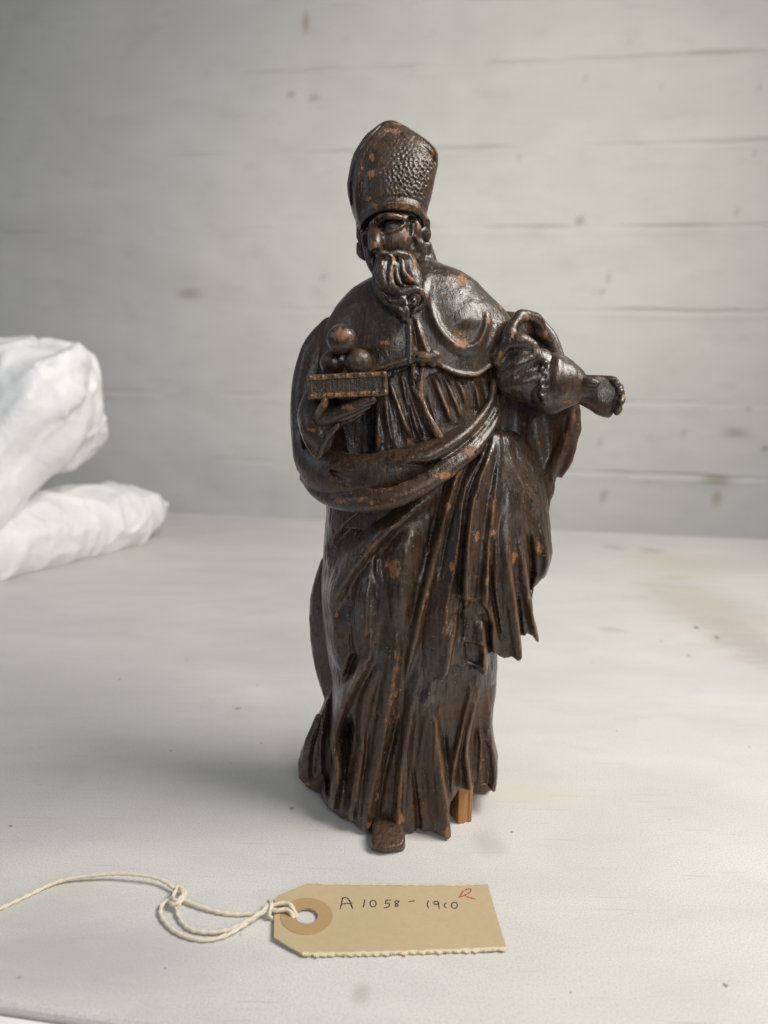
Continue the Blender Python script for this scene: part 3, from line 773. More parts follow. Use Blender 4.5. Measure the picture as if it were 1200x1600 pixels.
# folds of the lower half
gf([(608, 880), (598, 930), (583, 980), (572, 1025), (548, 1072), (530, 1110), (521, 1150), (527, 1195), (518, 1250)], 2.6, 3.0, [0.6, 1.4, 1.73, 4.36, 4.82, 4.59, 4.59, 4.59, 5.05], taper=(.25, 0))
gf([(556, 1020), (549, 1045), (538, 1075)], 2.2, 1.8, [-3.44, -5.05, -3.44], mode='add')
gf([(551, 1118), (541, 1160), (541, 1210), (546, 1265)], 2.6, 2.6, [-3.21, -5.51, -5.51, -4.59], mode='add', taper=(.3, 0))
gf([(622, 930), (606, 985), (592, 1035), (572, 1085), (566, 1120), (566, 1165), (556, 1215), (548, 1268)], 2.0, 3.6, [0.5, 1.2, 1.15, 3.44, 3.21, 3.67, 4.13, 4.59], taper=(.25, 0))
gf([(575, 1130), (572, 1180), (566, 1240)], 1.4, 1.4, [-2.07, -2.07, -1.38], mode='add')
gf([(650, 850), (638, 920), (622, 985), (613, 1050), (602, 1120), (588, 1190), (576, 1240), (570, 1290)], 3.4, 3.0, [0.8, 1.4, 1.38, 3.90, 4.36, 3.90, 3.67, 3.90], taper=(.25, 0))
gf([(660, 960), (650, 1010), (640, 1060), (622, 1130), (606, 1190), (594, 1250), (590, 1290)], 1.5, 1.8, [-0.6, -1.0, -1.15, -2.07, -1.84, -1.38], mode='add', taper=(.3, 0))
gf([(680, 900), (666, 980), (652, 1050), (640, 1120), (630, 1190), (624, 1250), (622, 1300)], 2.2, 2.6, [1.0, 1.6, 1.73, 3.90, 3.90, 3.90, 3.90], taper=(.25, 0))
gf([(634, 1170), (630, 1230), (629, 1296)], .8, .8, [-0.92, -1.38, -1.15], mode='add', taper=(.3, 0))
gf([(659, 1110), (651, 1170), (652, 1240), (655, 1304)], 1.9, 1.9, [-3.21, -3.90, -2.75, -2.29], mode='add', taper=(.3, 0))
gf([(690, 980), (680, 1030), (672, 1080), (679, 1130), (688, 1190), (697, 1250), (702, 1300)], 5.5, 1.7, [0.6, 1.2, 1.73, 4.13, 4.82, 5.28, 5.74], taper=(.2, 0))
gf([(690, 1130), (698, 1190), (710, 1240)], 1.4, 1.8, [-1.38, -2.75, -2.75], mode='add', taper=(.3, 0))
gf([(745, 1045), (731, 1100), (717, 1160), (706, 1215), (704, 1260)], 1.6, 2.2, [1.38, 3.21, 3.21, 2.98, 2.52], taper=(.2, .0))
gf([(738, 1090), (724, 1150), (716, 1210)], 1.0, 1.0, [-1.15, -1.61, -1.15], mode='add')
gf([(752, 1050), (738, 1110), (728, 1165), (732, 1210), (737, 1245)], 2.0, 1.8, [1.73, 3.67, 4.13, 4.59, 5.05], taper=(.2, 0))
gf([(763, 1095), (748, 1150), (744, 1200), (744, 1250)], 2.8, 2.4, [-1.19, -2.04, -2.21, -2.04], mode='add', taper=(.3, 0))
gf([(766, 1080), (764, 1130), (770, 1180), (768, 1240)], 2.6, 2.6, [1.15, 2.75, 3.90, 3.67], taper=(.2, 0))
gf([(520, 1090), (512, 1140), (511, 1190), (513, 1245)], 2.0, 1.8, [-2.75, -4.59, -5.28, -5.28], mode='add', taper=(.3, 0))
gf([(680, 1075), (662, 1100), (655, 1125)], 4, 3, [2.75, 2.52, 0.69])
# shallow grain of small folds
for k in range(26):
    u0 = 520 + 240 * RNG.random(); v0 = 830 + 300 * RNG.random(); l_ = 60 + 130 * RNG.random()
    gf([(u0, v0), (u0 - 8 + RNG.normal() * 6, v0 + l_ * .5), (u0 - 12 + RNG.normal() * 10, v0 + l_)], .7 + RNG.random(), .7 + RNG.random(), RNG.normal() * .45, mode='add')
rl.soften(1)
back = (1.4 * np.sin(np.arctan2(x - GOWN.params(g.ax[2])[0], y - Y0) * 9 + 2 * np.sin(z / 30)) * np.clip((110 - z) / 80, 0.15, 1)).astype(np.float32)
fw = front_weight(g, Y0 + 3)
d = GOWN.dist(x, y, z) + 1.0 - rl.D[:, None, :] * fw - back * (1 - fw)
g.f = d.astype(np.float32)
# flaring hem behind on both sides, and the dark cloak end hanging behind the left leg
def flare(pts, yc, th, k, bulge=0.0):
    e_ = polygon_distance(g, [Q(u, v, 2)[[0, 2]] for u, v in pts])
    w_ = smax(e_[:, None, :] + 0 * y, (np.abs(y - yc) - th + 0 * e_[:, None, :]).astype(np.float32), 5.0)
    g.f = smin(g.f, w_.astype(np.float32), k)
flare([(524, 1060), (514, 1085), (501, 1115), (490, 1141), (475, 1168), (467, 1186), (468, 1209), (481, 1224), (506, 1242), (530, 1250), (540, 1060)], Y0 + 5, 9.5, 2.0)
flare([(750, 1090), (761, 1118), (770, 1150), (775, 1170), (774, 1212), (766, 1229), (738, 1240), (720, 1240), (720, 1090)], Y0 + 2, 9.0, 1.5)
g.chain(q4([(512, 1090, -3, 1.5), (495, 1150, -5, 2.0), (486, 1205, -5, 1.5)]), 2.0, cut=True)
g.chain(q4([(498, 1120, -3.5, 1.2), (482, 1165, -4.5, 1.8), (478, 1210, -4.5, 2.0)]), 2.0)
g.chain(q4([(522, 1075, 0, 2.2), (515, 1140, -3, 2.4), (512, 1190, -5, 2.2), (514, 1230, -6, 1.6)]), 1.2, cut=True)
g.chain(q4([(760, 1130, -6, 1.2), (766, 1180, -7, 1.6), (764, 1215, -7, 1.4)]), 1.5)
g.chain(q4([(512, 880, 8, 3.0), (505, 930, 11, 5.0), (504, 985, 12, 5.2), (509, 1040, 11, 4.6), (521, 1090, 9, 3.6), (532, 1120, 6, 2)]), 1.0)
g.chain(q4([(520, 900, 9, 4), (520, 960, 9, 5), (524, 1030, 9, 5), (532, 1090, 8, 4)]), 2)
g.chain(q4([(506, 900, 2, .8), (512, 960, 3, 1.4), (520, 1020, 3, 1.6), (534, 1075, 1, 1.2)]), 1.0, cut=True)
# hem line: near the floor, lifted where the stump shows
hem = polygon_distance(g, [GOWN.S(u, v, 3)[[0, 2]] for u, v in ((703, 1268), (706, 1257), (720, 1245), (736, 1236), (752, 1239), (800, 1238), (800, 1330), (706, 1330))])
g.f = np.where((y < Y0 - 1), smax(g.f, -hem[:, None, :], 1.8), g.f).astype(np.float32)
zb = 0.9 + 0.8 * value_noise(x, y, np.zeros_like(z), 7, 4)
g.f = smax(g.f, (zb - z).astype(np.float32), 1.2)
g.f = smax(g.f, (z - 131.2).astype(np.float32), 0.5)
g.mesh('gown', WOOD, bishop, stria=.20, wear_scale=.38, chips=chips_on(GOWN, [(616, 888, 14, 16), (617, 1095, -12, 44, -.12), (622, 1040, -9, 40), (608, 1115, -18, 14), (631, 1010, -7, 18), (624, 1278, 9, 16), (602, 1284, 14, 8), (698, 1292, 8, 14),
           (575, 1285, 7, 8), (664, 940, -5, 26, -.2), (671, 905, -4, 22, -.2), (585, 860, -14, 8, .6), (565, 960, 5, 6), (526, 960, 4, 7), (602, 860, -12, 6, .6), (590, 1245, 4, 10), (482, 1222, 8, 7), (705, 1262, 5, 8), (606, 1020, -4, 10)]))

# ---- cloak front: the gathered panel falling from the raised arm
PANEL = loft_px([(620, 540, 782, 20, 14, 0), (660, 530, 800, 22, 14, 0), (690, 520, 822, 24, 14, 0), (720, 515, 840, 25, 14, 0), (760, 510, 853, 26.5, 14, 0), (800, 507, 857, 27.5, 14, 0), (860, 503, 862, 29, 14, 0), (905, 500, 850, 30, 14, 0),
                 (950, 502, 838, 30.5, 14, 0), (1000, 505, 830, 30.5, 14, 0), (1040, 508, 815, 30.5, 14, 0), (1100, 515, 795, 30, 14, 0)], 1.9)
c = Block((-2, 240, 30), (72, 298, 160), R_)
x, y, z = c.xyz()
rl = Relief(c)
def pf(pts, wl, wr, h, **k):
    if k.get('mode') != 'add': wl, wr, k['sharp'] = wl * 1.6, wr * 1.6, 1.5
    rl.fold(xz(PANEL, pts), wl, wr, h, **k)
# pleats fanning out of the gathering point under the arm
pf([(770, 650), (755, 705), (735, 770), (715, 850), (700, 930), (688, 1010), (682, 1060)], 1.6, 2.0, [2.4, 2.2, 2.0, 1.8, 1.6, 1.6, 1.2], taper=(.05, .2))
pf([(757, 670), (728, 715), (704, 770), (688, 840), (672, 910)], 1.4, 1.4, [2.4, 2.6, 2.4, 1.8, 1.0], taper=(.05, .3))
pf([(752, 695), (725, 745), (706, 810), (692, 880), (678, 960)], 1.1, 1.1, [-1.8, -2.2, -2.0, -1.6, -1.0], mode='add', taper=(.1, .3))
pf([(772, 660), (764, 700), (748, 745), (735, 800), (727, 870), (725, 936)], 1.0, 4.5, [1.5, 3.2, 3.8, 4.2, 4.2, 4.2], taper=(.05, .0))
pf([(757, 712), (738, 755), (727, 800), (721, 870), (718, 935)], 1.4, 1.3, [-1.6, -2.6, -3.0, -3.0, -3.0], mode='add', taper=(.1, .05))
pf([(778, 650), (780, 710), (775, 770), (768, 830), (760, 900), (760, 960)], 2.6, 1.2, [1.8, 2.2, 2.4, 3.2, 3.8, 3.2], taper=(.05, .1))
pf([(775, 760), (768, 840), (768, 910), (776, 960), (785, 1000)], 1.3, 1.5, [-.6, -2.4, -3.2, -3.2, -2.6], mode='add', taper=(.3, .05))
pf([(783, 660), (796, 740), (798, 800), (793, 860), (803, 940), (811, 1018)], 4.2, 1.4, [.4, .8, 1.4, 3.2, 4.6, 5.2], taper=(.1, .0))
pf([(800, 850), (808, 930), (816, 1000)], 1.1, 1.3, [-1.6, -2.8, -3.0], mode='add', taper=(.3, 0))
pf([(790, 690), (808, 760), (815, 840), (820, 900), (828, 950), (834, 990)], 2.6, 1.6, [.2, .6, 1.4, 3.0, 4.2, 4.6], taper=(.1, 0))
pf([(822, 815), (830, 860), (832, 905), (826, 940)], 1.8, 2.0, [-2.0, -4.0, -4.2, -3.0], mode='add', taper=(.3, .2))
pf([(838, 790), (848, 840), (852, 880), (840, 920)], 2.0, 2.4, [.8, 2.2, 2.8, 1.6])
pf([(782, 640), (795, 700), (818, 758), (842, 800), (852, 830)], 1.6, 2.6, [2.0, 2.2, 2.0, 1.2, .5])
pf([(788, 685), (812, 740), (836, 785)], 1.4, 3.0, [-1.4, -2.0, -1.2], mode='add')
pf([(707, 960), (700, 1010), (693, 1058)], 3, 3, [2.4, 2.6, 2.4], taper=(.3, 0))
pf([(713, 950), (722, 975), (716, 1020)], 2, 2, [-1.6, -1.6, -1.2], mode='add')
pf([(752, 965), (757, 1005), (759, 1050)], 3.4, 1.4, [2.2, 3.0, 3.4], taper=(.25, 0))
pf([(768, 965), (765, 1000), (770, 1035)], 1.3, 1.3, [-2.2, -2.4, -2.0], mode='add', taper=(.2, 0))
for k in range(34):
    u0 = 690 + 145 * RNG.random(); v0 = 720 + 220 * RNG.random(); l_ = 50 + 110 * RNG.random(); s_ = (u0 - 772) / 260
    pf([(u0, v0), (u0 + s_ * l_ * .5, v0 + l_ * .5), (u0 + s_ * l_, v0 + l_)], .5 + .7 * RNG.random(), .5 + .7 * RNG.random(), RNG.normal() * .40, mode='add')
# the chipped square corner and embroidered border
sq = xz(PANEL, [(725, 1009), (756, 1012), (755, 1044), (728, 1042)], 2)
sd = polygon_distance(c, sq); rl.D += np.where(sd < 0, -1.3 * sstep(-sd / .8), 0.5 * np.exp(-((sd - .5) / .6) ** 2)).astype(np.float32)
for v_ in (1003, 1008): pf([(786, v_ + 2), (800, v_ + 4), (811, v_ + 5)], .5, .5, -.5, mode='add')
pf([(810, 975), (822, 970), (832, 974)], .5, .5, -.6, mode='add')
# the upper drape ends in its own step at the lower edge of the first fold
st = polygon_distance(c, xz(PANEL, [(640, 760), (690, 700), (725, 936), (750, 940), (762, 958), (768, 985), (772, 1022), (900, 1100), (640, 1110)], 2))
rl.soften(1)
fw = front_weight(c, Y0 + 4)
edge = xz(PANEL, [(762, 640), (748, 700), (700, 752), (688, 790), (680, 850), (664, 900), (650, 960), (646, 1010), (650, 1062), (662, 1094), (672, 1088), (682, 1070), (694, 1061), (704, 1050), (714, 1047), (722, 1052), (731, 1046), (741, 1048), (750, 1054), (757, 1061),
                   (764, 1054), (769, 1041), (771, 1026), (778, 1025), (784, 1031), (791, 1033), (800, 1028), (811, 1033), (813, 1018), (816, 1004), (820, 1003), (825, 994), (831, 992), (837, 998), (839, 984), (830, 955), (838, 920), (849, 906), (880, 890), (960, 700), (860, 640)], 2.5)
ed = polygon_distance(c, edge)
low = xz(PANEL, [(712, 1000), (721, 936), (750, 941), (763, 958), (769, 985), (771, 1100), (690, 1110)], 2.5)
drop = 2.6 * sstep(0.5 - polygon_distance(c, low) / 1.0)            # the under layer lies deeper
lb = polygon_distance(c, xz(PANEL, [(600, 600), (745, 690), (694, 755), (682, 790), (674, 850), (660, 900), (648, 960), (645, 1020), (652, 1062), (672, 1100), (560, 1150)], 2.5))
drop = drop + 4.5 * (1 - sstep((lb + 1.0) / 9.0))
d = PANEL.dist(x, y, z) - (rl.D - drop)[:, None, :] * fw
d = smax(d.astype(np.float32), ed[:, None, :] + 0.15 * value_noise(x, y * 0, z, 2.2, 8), 1.1)
c.f = smax(d, (y - (Y0 + 11) - 0.15 * (z - 90)).astype(np.float32), 2).astype(np.float32)
c.f = smax(c.f, (z - 148).astype(np.float32), 3)
c.mesh('cloak_front', WOOD, bishop, stria=.20, wear_scale=.42, chips=chips_on(PANEL, [(766, 785, 8, 17, -.25), (743, 840, 7, 12), (843, 856, 8, 13), (802, 872, 5, 12), (803, 868, 5, 9), (735, 815, -3, 24), (726, 880, -3, 34), (743, 938, 9, 5), (700, 790, 5, 9), (694, 970, -6, 26), (790, 848, -2.5, 14), (704, 885, 5, 8),
           (812, 1026, 7, 7), (756, 1015, 7, 6), (770, 832, 5, 7), (806, 866, 5, 6), (760, 905, 5, 9), (745, 905, -4, 8), (855, 905, 6, 14), (845, 930, 5, 12), (718, 738, 6, 14, -.5), (690, 905, -4, 9)]))

# ---- cloak back: the wide concave sheet behind the arm, with its thick rolled edge
c = Block((20, 256, 98), (92, 306, 210), R_)
x, y, z = c.xyz()
ed = polygon_distance(c, [Q(u, v, 6)[[0, 2]] for u, v in ((740, 500), (790, 488), (812, 491), (842, 497), (864, 528), (874, 560), (889, 600), (898, 640), (899, 676), (887, 714), (872, 744), (862, 742), (859, 770), (850, 800), (820, 800), (780, 720), (750, 640))])
xc = Q(800, 640, 6)[0]; xe = Q(898, 660, 6)[0]
t_ = np.clip((x - xc) / (xe - xc), -0.6, 1.2)
yc_ = Y0 + 5 - 7 * t_ ** 2 + 1.2 * value_noise(x, y * 0, z * .5, 9, 31) + 0.7 * np.sin(x * .55 + z * .12)
c.f = smax(np.abs(y - yc_).astype(np.float32) - 2.6, ed[:, None, :] + 0.5 * value_noise(x, y * 0, z, 5, 12), 2.0).astype(np.float32)
c.chain(q4([(840, 500, 3, 2.0), (862, 530, 2, 2.2), (874, 562, 1, 2.0), (888, 605, 0, 2.0), (893, 645, -1, 2.4), (888, 680, -1, 2.6), (874, 712, 0, 2.4), (862, 738, 1, 2.2), (854, 775, 2, 1.8), (852, 800, 2, 1.4)]), 1.6)
c.chain(q4([(884, 655, -3.0, 1.0), (876, 690, -3.0, 1.0), (864, 720, -2.5, 1.0), (856, 750, -1, 0.8)]), .8, cut=True)
c.mesh('cloak_back', WOOD_BACK, bishop, chips=chips_at([(884, 685, -2, 6, 14), (894, 650, -1, 4, 20), (812, 662, 8, 8, 5), (845, 745, 2, 5, 9), (838, 690, 6, 10, 4)]))

# ---- tunic: the pleated chest under the cape
TUN = loft_px([(520, 530, 770, 15, 13, 0), (560, 525, 768, 17, 14, 0), (600, 520, 768, 18.5, 15, 0), (640, 515, 774, 20, 16, 0), (680, 512, 780, 21, 17, 0), (720, 508, 782, 22, 17, 0), (770, 508, 782, 22, 17, 0)], 2.3)
c = Block((-26, 252, 112), (58, 302, 196), R_)
x, y, z = c.xyz(); rl = Relief(c)
def tf(pts, wl, wr, h, **k):
    if k.get('mode') != 'add': wl, wr, k['sharp'] = wl * 1.9, wr * 1.9, 1.8
    rl.fold(xz(TUN, pts), wl, wr, h, **k)
tf([(640, 575), (655, 625), (672, 665), (690, 695)], 1.8, 1.8, [1.8, 2.2, 2.2, 1.4], taper=(.1, .2))
tf([(606, 590), (620, 630), (634, 665), (646, 690)], 1.3, 1.5, [1.6, 2.2, 2.4, 1.6], taper=(.1, .25))
tf([(625, 582), (638, 630), (651, 668), (658, 690)], 1.1, 1.2, [1.2, 2.0, 2.2, 1.4], taper=(.1, .25))
tf([(585, 620), (588, 660), (594, 695)], 1.6, 1.4, [1.2, 1.8, 1.2])
tf([(600, 610), (606, 660), (614, 700)], 1.4, 1.2, [1.2, 1.8, 1.2])
tf([(676, 585), (688, 615), (700, 645), (705, 665)], 1.3, 1.6, [1.2, 2.4, 2.6, 1.2], taper=(.1, .25))
tf([(690, 580), (705, 615), (716, 640), (722, 660)], 1.0, 1.2, [1.0, 1.8, 1.8, 1.0], taper=(.1, .25))
tf([(712, 590), (724, 615), (730, 640)], 1.3, 1.5, [1.0, 1.9, 1.4], taper=(.1, .3))
tf([(735, 590), (746, 618), (750, 650)], 1.5, 1.4, [1.0, 1.8, 1.2], taper=(.1, .3))
tf([(756, 585), (765, 620), (768, 655)], 1.8, 1.4, [1.0, 1.6, 1.4], taper=(.1, .2))
for a_ in ((632, 600, 646, 680), (662, 610, 682, 680), (614, 615, 628, 690), (697, 620, 709, 660), (740, 600, 742, 650)):
    tf([a_[:2], ((a_[0] + a_[2]) / 2 + 1, (a_[1] + a_[3]) / 2), a_[2:]], .8, .8, [-.6, -1.2, -.5], mode='add')
d = TUN.dist(x, y, z) + .6 - rl.D[:, None, :] * front_weight(c, Y0 + 2)
c.f = smax(d.astype(np.float32), (z - 192).astype(np.float32), 2)
# deep hollow between the book arm and the chest
c.box(Q(540, 672, -17), (10.5, 16.5, 13), 3, 2.5, cut=True)
c.mesh('tunic', WOOD, bishop, stria=.14, wear_scale=.45, chips=chips_on(TUN, [(590, 690, 5, 16), (640, 690, 6, 8), (700, 640, 2, 14)]))

# ---- cloak wrap: drape over the book arm, wide sash and the roll across the body
c = Block((-40, 238, 104), (56, 300, 206), R_)
c.chain(q4([(520, 520, 5, 6), (497, 552, 3, 6.5), (483, 595, 1, 6.2), (479, 640, -1, 6.0), (483, 688, -4, 6.6), (500, 726, -9, 8.4), (532, 744, -16, 8.6), (572, 746, -21, 8.2), (612, 738, -23, 7.8), (656, 722, -23, 6.6), (700, 700, -21, 5.4), (736, 676, -17, 4.4), (764, 648, -12, 2.8), (784, 612, -7, 2.0)]), 1.5, sq=(1, .85, 1), n=7)
c.chain(q4([(512, 540, 5, 6), (508, 600, 5, 7.5), (506, 660, 4, 8.5), (512, 720, 1, 9)]), 3)
c.chain(q4([(480, 745, -6, 3.0), (500, 766, -12, 3.6), (530, 781, -20, 3.6), (566, 786, -27, 3.6), (609, 780, -31, 3.4), (652, 764, -31, 3.2), (700, 735, -28, 2.7), (740, 704, -23, 2.2), (768, 668, -16, 1.5), (786, 628, -8, 1.0)]), .8, n=7)
c.chain(q4([(535, 777, -21, .6), (562, 774, -26.5, 1.4), (609, 770, -31, 1.9), (650, 754, -31, 1.8), (690, 729, -28.5, 1.7), (730, 700, -24, 1.5), (762, 664, -17, 1.2), (784, 622, -9, .8)]), .5, n=7)
c.chain(q4([(610, 722, -28, .8), (645, 716, -29.2, 1.7), (672, 712, -29, 2.1), (705, 694, -26, 2.0), (738, 666, -20, 1.6), (765, 630, -13, 1.4), (772, 595, -10, 1.2)]), 2.0)
c.chain(q4([(600, 756, -33.5, .9), (645, 745, -33, .9), (690, 719, -30, .8), (735, 685, -23, .6)]), .7, cut=True)
c.chain(q4([(515, 735, -19.5, .5), (540, 746, -26, .5), (572, 746, -31.2, .5), (600, 738, -32.6, .3)]), 3.5, cut=True)
c.chain(q4([(535, 722, -24.4, .5), (566, 724, -29.6, .4), (590, 722, -31.6, .3)]), 3, cut=True)
c.chain(q4([(478, 610, -6.5, .7), (473, 650, -7.5, .9), (478, 700, -11, .8)]), 1.2, cut=True)
c.chain(q4([(463, 655, -3, 1.0), (472, 700, -8, 1.2), (488, 735, -13, 1.0)]), 1.5)
x, y, z = c.xyz()
c.mesh('cloak_wrap', WOOD, bishop, chips=chips_at([(590, 782, -30, -30, 8), (640, 768, -30, -34, 6), (690, 742, -28, 26, 7), (735, 705, -24, 16, 10), (540, 782, -22, 20, 6), (615, 768, -32, -40, 4)]), wear_scale=.26)

# ---- cape over the shoulders
CAPE = loft_px([(404, 640, 674, 5, 8, 3), (413, 622, 690, 8, 11, 3), (424, 604, 722, 11, 13, 2), (438, 574, 744, 13, 15, 1), (455, 548, 760, 15, 16, 1), (480, 526, 786, 17, 17, 0), (505, 511, 806, 18.5, 17, 0), (530, 502, 806, 19.5, 17, 0), (560, 498, 796, 20.5, 17, 0), (600, 496, 782, 21.5, 17, 0)], 2.1)
c = Block((-30, 250, 148), (60, 304, 216), R_)
x, y, z = c.xyz(); rl = Relief(c)
def cf(pts, wl, wr, h, **k): rl.fold(xz(CAPE, pts), wl, wr, h, **k)
cf([(668, 440), (672, 470), (680, 500), (697, 526), (720, 543), (745, 538), (758, 515), (760, 488), (752, 470)], 3.0, 2.2, [.6, 1.3, 1.7, 1.9, 2.0, 1.9, 1.8, 1.6, .6], k=.6)
cf([(712, 480), (722, 500), (728, 515)], 7, 7, [.2, 1.2, .2])
cf([(636, 488), (640, 515), (641, 545), (640, 566)], .9, 1.2, [1.2, 1.3, 1.3, 1.2], taper=(.1, 0))
cf([(646, 490), (654, 515), (663, 540), (670, 556)], .9, 1.3, [.8, 1.2, 1.2, 1.0], taper=(.1, 0))
cf([(645, 500), (650, 530), (655, 555)], 1.0, 1.0, [-.8, -1.1, -.8], mode='add')
cf([(640, 560), (610, 569), (580, 580), (550, 590)], 1.1, 1.1, [1.3, 1.3, 1.3, 1.0], taper=(.05, .1))
cf([(560, 552), (600, 536), (625, 512)], 5, 4, [.5, 1.2, .6])
cf([(540, 480), (560, 520), (590, 545)], 5, 5, [.2, .8, .4])
cf([(780, 500), (770, 530), (756, 560)], 3, 2.2, [.6, 1.3, .8])
cf([(795, 512), (784, 540), (768, 566)], 2, 1.6, [.5, 1.2, .8])
cf([(520, 575), (560, 555), (600, 552)], 3, 3, [-.4, -.7, -.4], mode='add')
hp = [(686, 572), (700, 578), (716, 584), (732, 586), (747, 586), (760, 578), (772, 568)]
cf(hp, 1.0, 1.0, [1.2, 1.2, 1.3, 1.3, 1.3, 1.2, .9], taper=(.05, .05))
for i in range(12):
    t = i / 11; cf([(688 + 62 * t, 573 + 13 * math.sin(t * 2)), (689 + 62 * t, 578 + 13 * math.sin(t * 2))], .45, .45, -.55, mode='add', taper=(0, 0))
rl.soften(1)
edc = polygon_distance(c, [CAPE.S(u, v, 1)[[0, 2]] for u, v in ((480, 380), (470, 500), (490, 590), (500, 610), (545, 600), (565, 592), (590, 585), (612, 578), (628, 573), (640, 571), (652, 566), (668, 566), (684, 572), (700, 581), (716, 588), (732, 590), (748, 589), (760, 580), (775, 570), (788, 548), (800, 524), (812, 497), (826, 470), (800, 380))])
fw = front_weight(c, Y0 + 5, 12)
d = CAPE.dist(x, y, z) - rl.D[:, None, :] * fw
fr = (y < Y0 + 6)
d = np.where(fr, smax(d.astype(np.float32), edc[:, None, :], 1.2), d).astype(np.float32)
c.f = smax(d, (152 - z).astype(np.float32), 2)
# collar roll round the neck
c.chain(q4([(600, 436, -10, 1.2), (618, 470, -14, 1.4), (634, 492, -17, 1.2)]), 1.2)
c.chain(q4([(672, 415, -5, 1.6), (664, 440, -12, 1.8), (655, 470, -16, 1.5), (645, 492, -18, 1.0)]), 1.6)
c.mesh('cape', WOOD, bishop, chips=chips_at([(722, 437, -10, 15, 15), (718, 537, -19, 17, 13), (762, 502, -12, 4, 7), (783, 478, -7, 4, 8), (714, 521, -19, 8, 8), (600, 536, -18, 8, 4), (741, 585, -19, 14, 3), (660, 528, -20, 3, 12)]))

# ---- clasp and hanging cord
c = Block((2, 248, 128), (34, 276, 190), 0.30)
c.chain(on(TUN, [(637, 562, -1.6, 2.2), (655, 558, -2.6, 2.3), (668, 559, -2.6, 2.3), (680, 556, -2.0, 2.2)]), .6, sq=(1, 1, .95))
for u, v, s, r in ((640, 556, -1.8, 1.4), (641, 566, -1.5, 1.4), (647, 570, -1.5, 1.2), (660, 566, -2, 1.5), (672, 565, -2, 1.5), (676, 552, -2.6, 1.7), (680, 560, -2.2, 1.8), (677, 568, -2, 1.4)):
    c.ball(on(TUN, [(u, v, s, r)])[0][:3], r, .5)
c.chain(on(TUN, [(640, 560, -3.4, .4), (655, 557, -4.2, .45), (672, 557, -4.1, .4)]), .4, cut=True)
c.mesh('clasp', WOOD_GILT, bishop, grain=.06)
c = Block((2, 248, 128), (34, 276, 190), 0.30)
c.chain(on(TUN, [(646, 573, -1.6, .9), (648, 585, -1.8, 1.3), (653, 597, -1.8, .8), (656, 612, -2.0, 1.1), (660, 626, -2.2, .8), (667, 645, -2.6, .9), (676, 663, -2.8, 1.2), (687, 684, -2.4, 1.5)]), .9, sq=(1, .7, 1))
c.chain(on(TUN, [(660, 577, -1.8, .8), (658, 592, -2.0, .9), (656, 606, -2.0, .8)]), .9)
c.chain(on(TUN, [(645, 605, -1.6, .6), (652, 616, -2.0, .8), (658, 624, -2.0, .7)]), .9)
c.ball(on(TUN, [(651, 588, -3.0, 1)])[0][:3], 1.0, .4, cut=True)
c.mesh('cord', WOOD_GILT, bishop, chips=chips_on(TUN, [(683, 672, 7, 18, -.35), (659, 602, 4, 9)]), grain=.06)

# ---- the outstretched arm: puffed sleeve, cuff and hand
c = Block((30, 246, 146), (82, 300, 208), R_)
c.chain(q4([(775, 545, -3, 9.0), (806, 570, -6, 9.4), (836, 586, -8, 9.2), (862, 598, -9, 9.0)]), 2)
c.chain(q4([(775, 598, -7, 3.5), (812, 607, -10, 4.0), (850, 618, -11, 4.0)]), 4)
# curled rim of the outer sleeve with its dark opening
c.chain(q4([(776, 563, -14, 1.8), (789, 536, -14.5, 2.0), (800, 512, -13, 2.3), (812, 496, -10, 2.4), (826, 495, -7, 2.4), (838, 501, -4, 2.6), (846, 518, -1, 2.6), (860, 536, 1, 2.4), (870, 556, 1, 2.0)]), 1.0)
c.chain(q4([(814, 517, -13, 2.0), (826, 515, -10, 2.6), (838, 522, -6, 2.4), (848, 536, -5, 1.8)]), 1.2, cut=True)
# soft wrinkles of the inner sleeve
for w, k_ in (([(799, 535, -15.2, 1.9), (815, 533, -15.5, 2.6), (830, 540, -14.5, 2.0)], 2.5), ([(784, 584, -13, 2.0), (806, 570, -15.2, 2.4), (830, 560, -15.0, 2.2), (848, 558, -12, 1.6)], 3.5), ([(790, 606, -13, 1.8), (816, 598, -15.6, 2.2), (842, 590, -15.6, 2.0)], 3.5),
              ([(842, 566, -13, 2.0), (848, 590, -15, 2.0), (846, 616, -14, 2.0)], 2.0)):
    c.chain(q4(w), k_)
for w in ([(790, 558, -17.0, .6), (808, 550, -18.0, .8), (828, 550, -17, .5)], [(812, 585, -17.4, .4), (830, 575, -18.2, .6), (842, 572, -17, .4)]):
    c.chain(q4(w), 2.0, cut=True)
xx, yy, zz = c.xyz(); c.f += (0.45 * value_noise(xx, yy, zz, 5.5, 61) * np.ones_like(c.f)).astype(np.float32)
c.mesh('sleeve', WOOD, bishop, chips=chips_at([(821, 497, -9, 9, 7), (808, 512, -13, 5, 6), (799, 525, -14, 4, 9), (781, 555, -15, 5, 8), (850, 524, -2, 8, 8), (865, 548, 0, 5, 12), (852, 574, -17, 5, 4)]))
c = Block((50, 244, 146), (92, 298, 196), 0.36)
c.chain(q4([(853, 599, -9, 10.0), (868, 598, -9.4, 9.2), (883, 600, -9.8, 7.6), (897, 604, -10.2, 5.6), (912, 607, -10.8, 4.6), (922, 608, -11, 4.2)]), 1.0)
c.chain(q4([(862, 560, -12, 1.6), (875, 561, -11, 1.6), (892, 574, -10, 1.2), (906, 588, -10, .8)]), 2.5)
c.chain(q4([(858, 640, -12, 1.6), (866, 640, -13, 1.5), (882, 632, -13, 1.3), (900, 624, -12, .8)]), 2.5)
c.chain(q4([(872, 566, -15, 1.0), (870, 590, -18, 1.0), (876, 615, -17.5, 1.0)]), 2.5)
